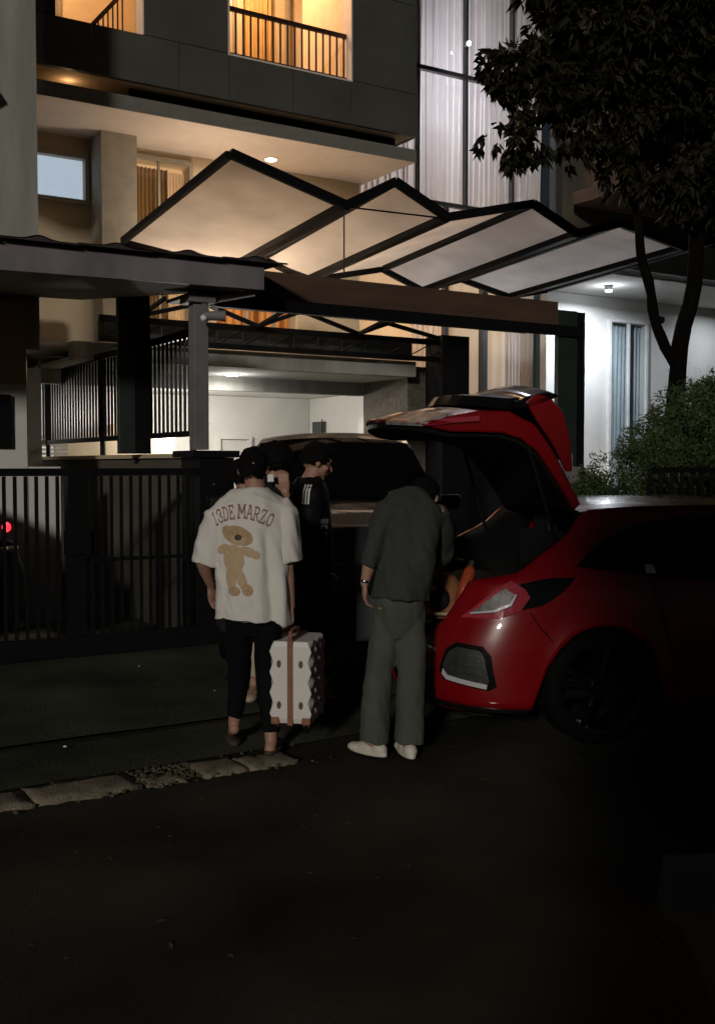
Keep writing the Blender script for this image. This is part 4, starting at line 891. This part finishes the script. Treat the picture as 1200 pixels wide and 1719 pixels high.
def head(bm, c, f, tilt_up=0.0, s=1.0):
    """c centre of skull, f facing direction"""
    f = Vector(f).normalized(); r = Vector((f.y, -f.x, 0)).normalized(); u = r.cross(f).normalized(); Mx = Matrix((r, f, u)).transposed()
    def at(x, y, z): return c + (r * x + f * y + u * z) * s
    ball(bm, at(0, -.012, .022), (.076 * s, .094 * s, .092 * s), Mx, 20, 14)
    ball(bm, at(0, .028, -.030), (.060 * s, .062 * s, .078 * s), Mx, 16, 10)
    ball(bm, at(0, .056, -.088), (.026 * s, .024 * s, .022 * s), Mx)
    tube(bm, [at(0, .082, .012), at(0, .106, -.028), at(0, .092, -.040)], [.010 * s, .0155 * s, .012 * s], 8)
    ball(bm, at(0, .084, -.060), (.024 * s, .011 * s, .009 * s), Mx); ball(bm, at(0, .080, .030), (.05 * s, .012 * s, .010 * s), Mx)
    for q in (-1, 1):
        ball(bm, at(q * .079, -.010, -.005), (.011 * s, .020 * s, .031 * s), Mx, 10, 8); ball(bm, at(q * .045, .055, -.025), (.022 * s, .022 * s, .02 * s), Mx)
        ball(bm, at(q * .030, .072, .010), (.014 * s, .010 * s, .008 * s), Mx)
    return at, Mx
def body(J, vox=.0065):
    bm = B(); V = {k: Vector(v) for k, v in J.items() if k not in ('face', 'hands')}
    at, Mx = head(bm, V['head'], J['face']); hx = (V['shR'] - V['shL']).normalized()
    tube(bm, [V['neck'] - Vector((0, 0, .06)), V['neck'], V['head'] + Vector((0, 0, -.03))], [.075, .056, .056], 14)
    tube(bm, [V['hip'] + Vector((0, 0, -.06)), V['hip'] + Vector((0, 0, .05)), V['hip'].lerp(V['neck'], .4), V['hip'].lerp(V['neck'], .78), V['neck'] - Vector((0, 0, .03))],
         [(.135, .09), (.135, .095), (.12, .09), (.14, .09), (.085, .07)], 18, sq=hx)
    for sd in 'LR':
        sh, el, wr = V['sh' + sd], V['el' + sd], V['wr' + sd]
        cap(bm, sh - Vector((0, 0, .012)), sh.lerp(el, .5), .043, .042); cap(bm, sh.lerp(el, .5), el, .045, .037); cap(bm, el, el.lerp(wr, .35), .038, .038); cap(bm, el.lerp(wr, .35), wr, .038, .025)
        hp, kn, an, to = V['hp' + sd], V['kn' + sd], V['an' + sd], V['to' + sd]
        cap(bm, hp, kn, .070, .052); cap(bm, kn, kn.lerp(an, .35), .05, .052); cap(bm, kn.lerp(an, .35), an, .052, .034)
        fd = (to - an).normalized(); cap(bm, an - fd * .03 - Vector((0, 0, .035)), to, .032, .026); cap(bm, an, an - fd * .03 - Vector((0, 0, .035)), .034, .032)
        h = J['hands'].get(sd)
        if h: hand(bm, wr, *h)
        else: ball(bm, wr, .03)
    return remesh(bm, vox, 2), at, Mx
def hair(at, Mx, s=1.0, low=-.055, front=.055, puff=1.0, face=None):
    """short crop that leaves the face and neck free"""
    bm = B(); ball(bm, at(0, -.012, .034), (.088 * puff, .100 * puff, .096 * puff), Mx, 22, 14); ball(bm, at(0, -.052, -.01), (.078 * puff, .062, .070), Mx, 18, 12)
    ball(bm, at(0, .035, .085), (.066 * puff, .050, .034), Mx)
    inv = Mx.transposed(); c = at(0, 0, 0)
    def fn(co, n): return co + n * (.006 * noise.noise(co * 55) + .005 * noise.noise(co * 22))
    for q in range(260):
        d_ = rv(rnd); d_.z = abs(d_.z) * .9 - .25; l_ = Vector((d_.x * .082 * puff, d_.y * .092 * puff - .014, d_.z * .09 * puff + .03)); o_ = at(*l_); e_ = at(*(l_ + Vector((d_.x * .012, d_.y * .012 + .004, -.012 + .01 * d_.z)))); tube(bm, [o_, e_], [.009, .003], 5)
    b = remesh(bm, .005, 0, fn)
    rem = []
    for v in b.verts:
        l = inv @ (v.co - c)
        if l.z < low + max(0, l.y) * .9 + .018 * noise.noise(v.co * 60) or (l.y > front and l.z < .055): rem.append(v)
    bmesh.ops.delete(b, geom=rem, context='VERTS'); return b
def folds(a1, a2, sx=9, sz=2.2, extra=None):
    def fn(co, n):
        d = a1 * noise.noise(Vector((co.x * sx, co.y * sx, co.z * sz))) + a2 * noise.noise(Vector((co.x * 22 + co.z * 7, co.y * 20, co.z * 9)))
        if extra: d += extra(co)
        return co + n * d
    return fn
def trousers(J, thigh, knee, hem, hz, hip=(.165, .12), flare=1.0, fn=None, waist=.04):
    bm = B(); V = {k: Vector(v) for k, v in J.items() if k not in ('face', 'hands')}; hx = (V['shR'] - V['shL']).normalized()
    tube(bm, [V['hip'] + Vector((0, 0, z)) for z in (-.22, -.16, -.10, -.03, waist)], [(hip[0] * .45, hip[1] * .5), (hip[0] * .75, hip[1] * .74), (hip[0] * .92, hip[1] * .9), hip, (hip[0] * .93, hip[1] * .9)], 20, sq=hx)
    for sd in 'LR':
        hp, kn, an = V['hp' + sd], V['kn' + sd], V['an' + sd]; e = kn.lerp(an, 1 - hz)
        P_ = [hp + Vector((0, 0, .02)), hp.lerp(kn, .35), hp.lerp(kn, .7), kn, kn.lerp(e, .35), kn.lerp(e, .7), e]
        r_ = [thigh, thigh * .96, knee * 1.08, knee, knee + (hem - knee) * .25, knee + (hem - knee) * .6, hem]
        tube(bm, P_, r_, 18)
    return remesh(bm, .009, 1, fn or folds(.008, .006, 8, 5))
def shoe(bm, an, to, z0, s=1.0):
    f = Vector((to.x - an.x, to.y - an.y, 0)).normalized(); r = Vector((f.y, -f.x, 0)); Mx = Matrix((r, f, Vector((0, 0, 1)))).transposed()
    o = Vector((an.x, an.y, z0))
    ball(bm, o - f * .035 * s + Vector((0, 0, .040)), (.040 * s, .05 * s, .042), Mx); ball(bm, o + f * .05 * s + Vector((0, 0, .035)), (.043 * s, .09 * s, .036), Mx)
    ball(bm, o + f * .13 * s + Vector((0, 0, .026)), (.047 * s, .065 * s, .028), Mx); tube(bm, [o + Vector((0, 0, .002)) + f * .045 * s, o + Vector((0, 0, .022)) + f * .045 * s], (.145 * s, .048 * s) if 0 else [(.135 * s, .046 * s), (.135 * s, .046 * s)], 18, sq=f)
def mk(root, nm, bm, m, sm=True): return obj(nm, bm, m, root, smooth=sm)

# ---------------------------------------------------------------- man in the printed white T-shirt
G1 = .03
J = dict(head=(-.578, 5.99, 1.612), neck=(-.565, 5.96, 1.50), face=(.12, 1, -.12), hip=(-.575, 5.97, .90), shL=(-.745, 5.96, 1.415), shR=(-.40, 5.96, 1.415),
         elL=(-.865, 5.97, 1.10), wrL=(-.832, 6.10, .945), elR=(-.395, 5.95, 1.11), wrR=(-.372, 5.97, .845),
         hpL=(-.655, 5.98, .86), hpR=(-.50, 5.97, .86), knL=(-.672, 6.12, .50), knR=(-.515, 6.04, .47), anL=(-.715, 6.16, .135), anR=(-.482, 5.95, .085),
         toL=(-.742, 6.30, .055), toR=(-.455, 6.10, .05),
         hands=dict(L=((.10, .35, -.9), (.6, .6, .1), (1, -.3, -.1), .5), R=((.02, .12, -1), (-.25, .95, 0), (-1, -.2, 0), .75, .98)))
p1 = thing('person', (-.575, 6.0, .03), 'person in white T-shirt with plush bear print on the back, carrying the white suitcase', 'person')
b, at, Mx = body(J, .006); bd = mk(p1, 'body', b, M_skin)
mk(p1, 'hair', hair(at, Mx, puff=.96), M_hair)
bm = B()
cx = [(-.568, 1.512, .072, .070), (-.568, 1.488, .115, .085), (-.572, 1.462, .160, .100), (-.574, 1.425, .195, .118), (-.578, 1.37, .208, .130), (-.580, 1.28, .206, .138), (-.582, 1.15, .202, .142), (-.580, 1.0, .206, .145), (-.580, .88, .212, .145), (-.584, .765, .218, .148)]
tube(bm, [(x, 5.965, z) for x, z, _, _ in cx], [(rx, ry) for _, _, rx, ry in cx], 30, sq=(1, 0, 0))
for pts, rr in (([(-.70, 5.96, 1.41), (-.765, 5.96, 1.345), (-.806, 5.965, 1.22), (-.834, 5.97, 1.085)], [.075, .088, .088, .088]), ([(-.45, 5.96, 1.41), (-.405, 5.96, 1.345), (-.388, 5.96, 1.22), (-.376, 5.955, 1.095)], [.075, .086, .086, .087])):
    tube(bm, pts, [(r, r * .95) for r in rr], 20, sq=(1, 0, 0))
def ex(co):
    d = 0
    if co.y < 5.96:
        g = math.exp(-((co.x + .475 + (co.z - 1.0) * .10) / .030) ** 2) * min(1, max(0, (1.38 - co.z) * 4)); d -= .026 * g
        d += .020 * math.exp(-((co.x + .42) / .03) ** 2) * min(1, max(0, (1.2 - co.z) * 4))
        d -= .010 * math.exp(-((co.x + .735 - (co.z - 1.) * .05) / .022) ** 2) * min(1, max(0, (1.25 - co.z) * 3))
        d += .006 * math.exp(-((co.z - 1.47 + abs(co.x + .57) * .35) / .012) ** 2)
    return d
b = remesh(bm, .008, 1, folds(.021, .009, 8, 2.0, ex))
for v in b.verts:       # uneven hem
    if v.co.z < .85: v.co.z += .018 * math.sin((v.co.x + .8) * 9) * (1 - (v.co.z - .75) / .1 if v.co.z > .75 else 1)
bvh = BVHTree.FromBMesh(b)
shirt = mk(p1, 'shirt', b, M_tee)
def proj(px, py, off=.003):       # shirt back, coordinates in centimetres of the print, origin between the shoulder blades
    x, z = px, py; h = bvh.ray_cast(Vector((x, 5.0, z)), Vector((0, 1, 0)))
    return (h[0] + h[1] * off) if h[0] is not None and h[1].y < 0 else Vector((x, (h[0].y if h[0] is not None else 5.83) - off, z))
def stroke(bm, pts, w, T, off=.003):
    for p, q in zip(pts, pts[1:]):
        p = Vector(p); q = Vector(q); n = max(1, int((q - p).length / .25)); d = (q - p).normalized(); s = Vector((-d.y, d.x)) * w / 2; pv = None
        p = p - d * w * .3; q = q + d * w * .3
        for k in range(n + 1):
            c = p.lerp(q, k / n); a, e = T(c + s), T(c - s); cur = (bm.verts.new(proj(a[0], a[1], off)), bm.verts.new(proj(e[0], e[1], off)))
            if pv: bm.faces.new((pv[0], pv[1], cur[1], cur[0]))
            pv = cur
GL = {'1': [[(.5, 0), (.5, 1), (.25, .82)], [(.2, 0), (.8, 0)]],
      '3': [[(.12, .85), (.35, 1), (.75, .95), (.82, .72), (.45, .52), (.85, .35), (.8, .08), (.4, 0), (.1, .15)], [(.12, .85), (.12, .7)], [(.1, .15), (.1, .3)]],
      'D': [[(.2, 0), (.2, 1)], [(.05, 1), (.5, 1), (.85, .78), (.85, .22), (.5, 0), (.05, 0)]],
      'E': [[(.22, 0), (.22, 1)], [(.05, 1), (.85, 1), (.85, .8)], [(.22, .5), (.6, .5)], [(.6, .6), (.6, .4)], [(.05, 0), (.88, 0), (.88, .22)]],
      'M': [[(.12, 0), (.16, 1), (.5, .35), (.84, 1), (.88, 0)], [(0, 0), (.26, 0)], [(.74, 0), (1, 0)], [(.02, 1), (.18, 1)], [(.82, 1), (.98, 1)]],
      'A': [[(.12, 0), (.45, 1), (.58, 1), (.88, 0)], [(.27, .38), (.75, .38)], [(0, 0), (.26, 0)], [(.74, 0), (1, 0)], [(.3, 1), (.55, 1)]],
      'R': [[(.2, 0), (.2, 1)], [(.05, 1), (.6, 1), (.82, .85), (.8, .6), (.55, .48), (.2, .48)], [(.5, .48), (.85, 0), (1, 0)], [(.05, 0), (.38, 0)]],
      'Z': [[(.1, .8), (.1, 1), (.85, 1), (.12, 0), (.9, 0), (.9, .2)]],
      'O': [[(.5, 0), (.18, .15), (.1, .5), (.18, .85), (.5, 1), (.82, .85), (.9, .5), (.82, .15), (.5, 0)]]}
word = [('1', -.788, .022), ('3', -.760, .031), ('D', -.726, .034), ('E', -.692, .031), ('M', -.637, .044), ('A', -.593, .036), ('R', -.555, .034), ('Z', -.519, .032), ('O', -.484, .034)]
bm = B(); xc = -.635
for ch, x, w in word:
    x += .006; ang = -(x - xc) * 2.6; cz = 1.385 - (x - xc) ** 2 * 1.9
    def T(p, x=x, w=w, ang=ang, cz=cz):
        lx, lz = (p[0] - .5) * w, (p[1] - .5) * .070
        return (x + lx * math.cos(ang) - lz * math.sin(ang), cz + lx * math.sin(ang) + lz * math.cos(ang))
    for st_ in GL[ch]: stroke(bm, st_, .15, T)
bmesh.ops.recalc_face_normals(bm, faces=bm.faces)
lt = obj('lettering', bm, M_print, shirt)
def blob(bm, cx_, cz_, rx, rz, ang=0, off=.003, n=26):
    rr = [0, .35, .7, 1]; rows = []
    for r in rr:
        row = []
        for k in range(n):
            t = 2 * math.pi * k / n; x, z = rx * r * math.cos(t), rz * r * math.sin(t); e = 1 + .04 * noise.noise(Vector((k * 1.7, cx_ * 50, cz_ * 50))) * (r == 1)
            row.append(bm.verts.new(proj(cx_ + (x * math.cos(ang) - z * math.sin(ang)) * e, cz_ + (x * math.sin(ang) + z * math.cos(ang)) * e, off)))
            if r == 0: break
        rows.append(row)
    for k in range(n): bm.faces.new((rows[0][0], rows[1][k], rows[1][(k + 1) % n]))
    for a in (1, 2):
        for k in range(n): bm.faces.new((rows[a][k], rows[a + 1][k], rows[a + 1][(k + 1) % n], rows[a][(k + 1) % n]))
def pp(px, py): return ((px - 600) / 302 , 1.64 - (py - 780) / 302)
bm = B()
for (x, y, rx, rz, an) in ((396, 936, 17, 24, .1), (378, 919, 12, 7, .55), (420, 924, 15, 8, -.35), (433, 929, 7, 7, 0), (391, 970, 8, 21, .12), (408, 968, 8, 23, .38)):
    c = pp(x, y); blob(bm, c[0], c[1], rx / 302, rz / 302, an, .003 + .0004 * rx * .1)
pr1 = obj('bear_print', bm, M_bear, shirt)
bm = B()
for (x, y, rx, rz, an) in ((385, 888, 8, 8, 0), (397, 989, 10, 8, 0), (419, 987, 9, 10, .3)):
    bm = B(); c = pp(x, y); blob(bm, c[0], c[1], rx / 302, rz / 302, an, .0045); obj('bear_paw' if y > 900 else 'bear_ear', bm, M_beard, pr1)
bm = B()
c = pp(403, 897); blob(bm, c[0], c[1], 25 / 302, 15.5 / 302, -.32, .0055)
obj('bear_head', bm, M_beard, pr1)
bm = B(); c = pp(404, 905); blob(bm, c[0], c[1], 13 / 302, 8 / 302, -.2, .0068); obj('muzzle', bm, M_bear, pr1)
bm = B(); c = pp(404, 900); blob(bm, c[0], c[1], 6 / 302, 5 / 302, 0, .008, 16); obj('nose', bm, M_bearn, pr1)
mk(p1, 'trousers', trousers(J, .088, .066, .048, .14, hip=(.145, .095), waist=.02), M_navy)
for an, to, z0 in ((J['anL'], J['toL'], .035), (J['anR'], J['toR'], .02)):
    bm = B(); an = Vector(an); to = Vector(to); f = Vector((to.x - an.x, to.y - an.y, 0)).normalized()
    tube(bm, [an - Vector((0, 0, .11 if z0 > .03 else .055)) + f * .05 , an - Vector((0, 0, .085 if z0 > .03 else .035)) + f * .05], [(.13, .046), (.13, .046)], 18, sq=f)
    mk(p1, 'sandal', bm, M_sand)
mk(p1, 'wristband', tube(B(), [Vector(J['wrL']) + Vector((-.003, -.01, .03)), Vector(J['wrL']) + Vector((-.001, -.003, .018))], .036, 16), M_chrome)

# ---------------------------------------------------------------- suitcase
SA = R(-11); so_ = Vector((-.372, 5.90, .20))
case = thing('suitcase', tuple(so_), 'white hard shell suitcase with a tan leather centre strap carried in the right hand', 'suitcase', SA)
Ms = FR[case.name]
bm = B(); bmesh.ops.create_cube(bm, size=1); bmesh.ops.subdivide_edges(bm, edges=bm.edges[:], cuts=15, use_grid_fill=True)
for v in bm.verts:
    x, y, z = v.co.x * .222, v.co.y * .36, v.co.z * .46
    tri = lambda t: abs((t % 1) - .5) * 2
    dz = tri(z / .115 + y / .12) + tri(z / .115 - y / .12)
    ex_ = max(0, abs(v.co.x) - .34) / .16
    x += math.copysign(.012 * dz * ex_, x) - math.copysign(.008 * ex_, x)
    ey = max(0, abs(v.co.y) - .40) / .1; x *= 1 - .05 * ey
    k = 1 - .05 * max(0, (abs(v.co.z) - .42) / .08) ** 2
    v.co = Ms @ Vector((x * k, y * k + .18, z + .23))
obj('shell', bm, M_case, case, bevel=.004)
bm = B(); bx(bm, (0, -.006, .23), (.030, .012, .47), Ms); bx(bm, (0, .18, .466), (.030, .36, .012), Ms); obj('strap', bm, M_leather, case)
for x, z in ((-.065, .335), (.060, .335), (-.065, .105), (.060, .105)):
    st_ = obj('stud', tube(B(), [Ms @ Vector((x, .004, z)), Ms @ Vector((x, -.010, z))], [(.013, .022), (.011, .020)], 16, sq=(1, 0, 0)), M_brass, case); 
hb = B(); tube(hb, [Ms @ Vector(p) for p in ((0, .10, .468), (0, .09, .502), (0, .045, .512), (0, -.02, .512), (0, -.05, .502), (0, -.055, .468))], .010, 8) if 0 else tube(hb, [Ms @ Vector(p) for p in ((0, .20, .468), (0, .185, .51), (0, .12, .522), (0, .06, .522), (0, .005, .51), (0, -.002, .468))], .011, 8)
obj('handle', hb, M_leather, case)
for sx in (-1, 1):
    for sy in (.02, .34):
        obj('corner_guard', bx(B(), (sx * .088, sy, .016), (.052, .05, .045), Ms), M_leather, case, bevel=.01)
        wl = obj('wheel', tube(B(), [Ms @ Vector((sx * .088 - .012, sy, -.028)), Ms @ Vector((sx * .088 + .012, sy, -.028))], .022, 14), M_rub, case, smooth=False)
        obj('fork', bx(B(), (sx * .088, sy, -.006), (.032, .02, .03), Ms), M_brass, wl)

# ---------------------------------------------------------------- man in grey green at the open boot
J = dict(head=(.39, 6.28, 1.445), neck=(.335, 6.06, 1.44), face=(.25, .8, -.55), hip=(.235, 5.93, .90), shL=(.160, 5.98, 1.39), shR=(.455, 6.02, 1.38),
         elL=(.075, 5.90, 1.13), wrL=(.040, 5.90, .985), elR=(.50, 6.18, 1.12), wrR=(.46, 6.42, 1.0),
         hpL=(.178, 5.96, .85), hpR=(.296, 5.96, .85), knL=(.125, 5.96, .48), knR=(.30, 5.94, .48), anL=(.095, 5.95, .10), anR=(.285, 5.93, .10),
         toL=(-.005, 6.04, .04), toR=(.25, 6.08, .04), hands=dict(L=((-.02, .25, -1), (-.1, 1, .1), (1, .1, 0), .42), R=((-.1, .9, -.3), (-.6, .1, .6), (0, -.3, -1), .5)))
p2 = thing('person', (.2, 5.95, 0), 'person in grey green top and wide trousers bending into the open red car boot', 'person')
b, at, Mx = body(J, .0065); mk(p2, 'body', b, M_skin); mk(p2, 'hair', hair(at, Mx), M_hair)
bm = B(); cx = [(.325, 6.05, 1.468, .085, .06), (.315, 6.03, 1.450, .140, .085), (.310, 6.02, 1.415, .172, .10), (.300, 6.0, 1.36, .178, .115), (.285, 5.97, 1.2, .165, .12), (.268, 5.95, 1.05, .160, .13), (.250, 5.94, .95, .160, .138), (.243, 5.93, .885, .163, .142)]
tube(bm, [(x, y, z) for x, y, z, _, _ in cx], [(a, c) for _, _, _, a, c in cx], 28, sq=(1, 0, 0))
tube(bm, [(.19, 5.98, 1.40), (.135, 5.96, 1.31), (.078, 5.90, 1.15), (.060, 5.90, 1.085)], [.078, .068, .058, .052], 18); tube(bm, [(.43, 6.02, 1.375), (.48, 6.1, 1.25), (.50, 6.18, 1.13), (.48, 6.28, 1.07)], [.078, .066, .058, .05], 18)
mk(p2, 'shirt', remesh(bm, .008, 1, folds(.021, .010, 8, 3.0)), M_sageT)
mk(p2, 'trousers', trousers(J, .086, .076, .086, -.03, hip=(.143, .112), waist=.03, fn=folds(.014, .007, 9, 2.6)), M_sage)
mk(p2, 'wristband', tube(B(), [(.043, 5.90, 1.005), (.040, 5.90, .990)], .030, 16), M_chrome)
for an, to in ((J['anL'], J['toL']), (J['anR'], J['toR'])):
    bm = B(); shoe(bm, Vector(an), Vector(to), .012); mk(p2, 'shoe', remesh(bm, .006, 2), M_shoe)

# ---------------------------------------------------------------- man in the striped black jacket
g = .095
J = dict(head=(-.262, 6.93, 1.655), neck=(-.305, 6.90, 1.545), face=(.93, .30, -.28), hip=(-.30, 6.9, .93), shL=(-.36, 7.07, 1.45), shR=(-.27, 6.75, 1.45),
         elL=(-.34, 7.14, 1.17), wrL=(-.24, 7.06, .95), elR=(-.32, 6.68, 1.17), wrR=(-.22, 6.78, .96),
         hpL=(-.32, 6.98, .9), hpR=(-.29, 6.82, .9), knL=(-.28, 7.0, .52), knR=(-.24, 6.82, .52), anL=(-.34, 7.0, .19), anR=(-.30, 6.82, .19), toL=(-.20, 7.05, .13), toR=(-.16, 6.86, .13),
         hands=dict(L=((.3, -.3, -.9), (1, .2, .2), (0, -1, 0), .5), R=((.3, .3, -.9), (1, 0, .2), (0, 1, 0), .5)))
p3 = thing('person', (-.3, 6.9, g), 'person in black jacket with white shoulder stripes, looking right in front of the silver car', 'person')
b, at, Mx = body(J, .0065); mk(p3, 'body', b, M_skin); mk(p3, 'hair', hair(at, Mx, puff=1.05, low=-.03), M_hair)
bm = B(); sq = (.27, -.96, 0); cx = [(-.315, 6.90, 1.56, .075, .07), (-.315, 6.9, 1.53, .13, .09), (-.312, 6.9, 1.49, .19, .105), (-.31, 6.9, 1.42, .215, .125), (-.305, 6.9, 1.25, .21, .135), (-.30, 6.9, 1.05, .205, .14), (-.30, 6.9, .86, .21, .14)]
tube(bm, [c[:3] for c in cx], [(c[3], c[4]) for c in cx], 26, sq=sq)
tube(bm, [(-.28, 6.77, 1.46), (-.29, 6.70, 1.35), (-.31, 6.69, 1.17), (-.235, 6.77, .98)], [.075, .072, .062, .052], 16); tube(bm, [(-.36, 7.05, 1.46), (-.36, 7.13, 1.3), (-.34, 7.13, 1.17), (-.25, 7.07, .97)], [.075, .072, .06, .045], 16)
jb = remesh(bm, .009, 1, folds(.010, .007, 7, 4)); jv = BVHTree.FromBMesh(jb); jk = mk(p3, 'jacket', jb, M_jack)
def jst(pts, w, m, nm):
    bm = B(); pv = None; P_ = []
    for p, q in zip(pts, pts[1:]):
        for k in range(6): P_.append(Vector(p).lerp(Vector(q), k / 6))
    P_.append(Vector(pts[-1]))
    for i, p in enumerate(P_):
        d = (P_[min(i + 1, len(P_) - 1)] - P_[max(i - 1, 0)]).normalized(); s = Vector((d.z, 0, -d.x)) * w / 2; row = []
        for c in (p + s, p - s):
            h = jv.ray_cast(Vector((c.x, 6.0, c.z)), Vector((0, 1, 0))); row.append(bm.verts.new((h[0] - Vector((0, .004, 0))) if h[0] is not None else Vector((c.x, 6.72, c.z))))
        if pv: bm.faces.new((pv[0], pv[1], row[1], row[0]))
        pv = row
    bmesh.ops.recalc_face_normals(bm, faces=bm.faces); obj(nm, bm, m, jk)
for k in range(3): jst([(-.325 + .018 * k, 0, 1.515), (-.338 + .018 * k, 0, 1.47), (-.342 + .018 * k, 0, 1.395)], .010, M_wht, 'stripe')
for z0, z1, x, w in ((1.30, 1.27, -.205, .045), (1.262, 1.235, -.208, .04), (1.215, 1.12, -.197, .016), (1.115, 1.10, -.2, .05)): jst([(x, 0, z0), (x, 0, z1)], w, M_greyc, 'emblem')
mk(p3, 'trousers', trousers(J, .09, .07, .06, .1), M_jack)
for an, to in ((J['anL'], J['toL']), (J['anR'], J['toR'])):
    bm = B(); shoe(bm, Vector(an), Vector(to), g); mk(p3, 'shoe', remesh(bm, .008, 2), M_trim)

# ---------------------------------------------------------------- bushy haired person behind the T-shirt man
J = dict(head=(-.545, 7.12, 1.648), neck=(-.55, 7.12, 1.54), face=(-.8, .55, -.1), hip=(-.58, 7.12, .93), shR=(-.73, 7.1, 1.44), shL=(-.39, 7.14, 1.44), elR=(-.78, 7.1, 1.18), wrR=(-.74, 7.0, .98), elL=(-.35, 7.1, 1.2), wrL=(-.47, 6.99, 1.46),
         hpR=(-.66, 7.1, .9), hpL=(-.50, 7.12, .9), knR=(-.69, 7.06, .53), knL=(-.50, 7.1, .52), anR=(-.685, 7.06, .19), anL=(-.50, 7.12, .19), toR=(-.70, 6.92, .125), toL=(-.5, 6.98, .125),
         hands=dict(R=((.1, -.1, -1), (.2, -1, 0), (1, 0, 0), .4), L=((-.1, -.2, .9), (-1, 0, 0), (0, 1, .2), .5)))
p4 = thing('person', (-.58, 7.1, g), 'dark bushy haired person in beige trousers, mostly hidden behind the white T-shirt', 'person')
b, at, Mx = body(J, .008); mk(p4, 'body', b, M_skin); mk(p4, 'hair', hair(at, Mx, puff=1.22, low=-.05, front=.07), M_hair)
bm = B(); ball(bm, at(0, .075, -.055), (.058, .045, .045), Mx); mk(p4, 'face_mask', bm, mat('black_mask', (.02, .02, .02), .8))
bm = B(); cx = [(1.555, .07, .065), (1.53, .12, .08), (1.49, .17, .1), (1.42, .19, .12), (1.2, .185, .125), (.88, .19, .13)]
tube(bm, [(-.56, 7.12, c[0]) for c in cx], [c[1:] for c in cx], 24, sq=(1, 0, 0)); tube(bm, [(-.70, 7.1, 1.45), (-.76, 7.1, 1.33), (-.785, 7.1, 1.18)], [.08, .075, .065], 16); tube(bm, [(-.42, 7.14, 1.45), (-.37, 7.12, 1.33), (-.35, 7.1, 1.2)], [.07, .068, .06], 16)
mk(p4, 'shirt', remesh(bm, .01, 1, folds(.01, .006)), M_jack); mk(p4, 'trousers', trousers(J, .09, .075, .075, .15), M_beige)
for an, to in ((J['anL'], J['toL']), (J['anR'], J['toR'])):
    bm = B(); shoe(bm, Vector(an), Vector(to), g); mk(p4, 'shoe', remesh(bm, .008, 2), M_beige)
ph = tag(obj('phone', bx(B(), (-.560, 6.93, 1.553), (.042, .012, .050)), M_wht, bevel=.004), 'small white phone held up in front of the bushy haired person', 'phone')
# ---------------------------------------------------------------- person in grey farther back
dx_, dy_ = -.235, .95
J2 = {k: (Vector(v) + Vector((dx_, dy_, -.09)) if k not in ('face', 'hands') else v) for k, v in J.items()}
J2['head'] += Vector((-.095, 0, 0)); J2['neck'] += Vector((-.05, 0, 0)); J2['face'] = (.35, .9, 0)
p5 = thing('person', (-.84, 8.05, g), 'person in a grey top at the back, a sliver showing behind the white T-shirt', 'person')
b, at, Mx = body(J2, .01); mk(p5, 'body', b, M_skin); mk(p5, 'hair', hair(at, Mx, puff=1.0), M_hair)
bm = B(); tube(bm, [(-.56 + dx_, 7.12 + dy_, c[0] - .09) for c in cx], [c[1:] for c in cx], 24, sq=(1, 0, 0))
for sx, e in ((-.70, -.785), (-.42, -.35)): tube(bm, [(sx + dx_, 7.1 + dy_, 1.37), (e + dx_, 7.1 + dy_, 1.1)], [.085, .07], 16)
mk(p5, 'shirt', remesh(bm, .012, 1, folds(.01, .006)), M_greyc); mk(p5, 'trousers', trousers(J2, .09, .075, .065, .15), M_navy)
for an, to in ((J2['anL'], J2['toL']), (J2['anR'], J2['toR'])):
    bm = B(); shoe(bm, Vector(an), Vector(to), .03); mk(p5, 'shoe', remesh(bm, .01, 2), M_trim)
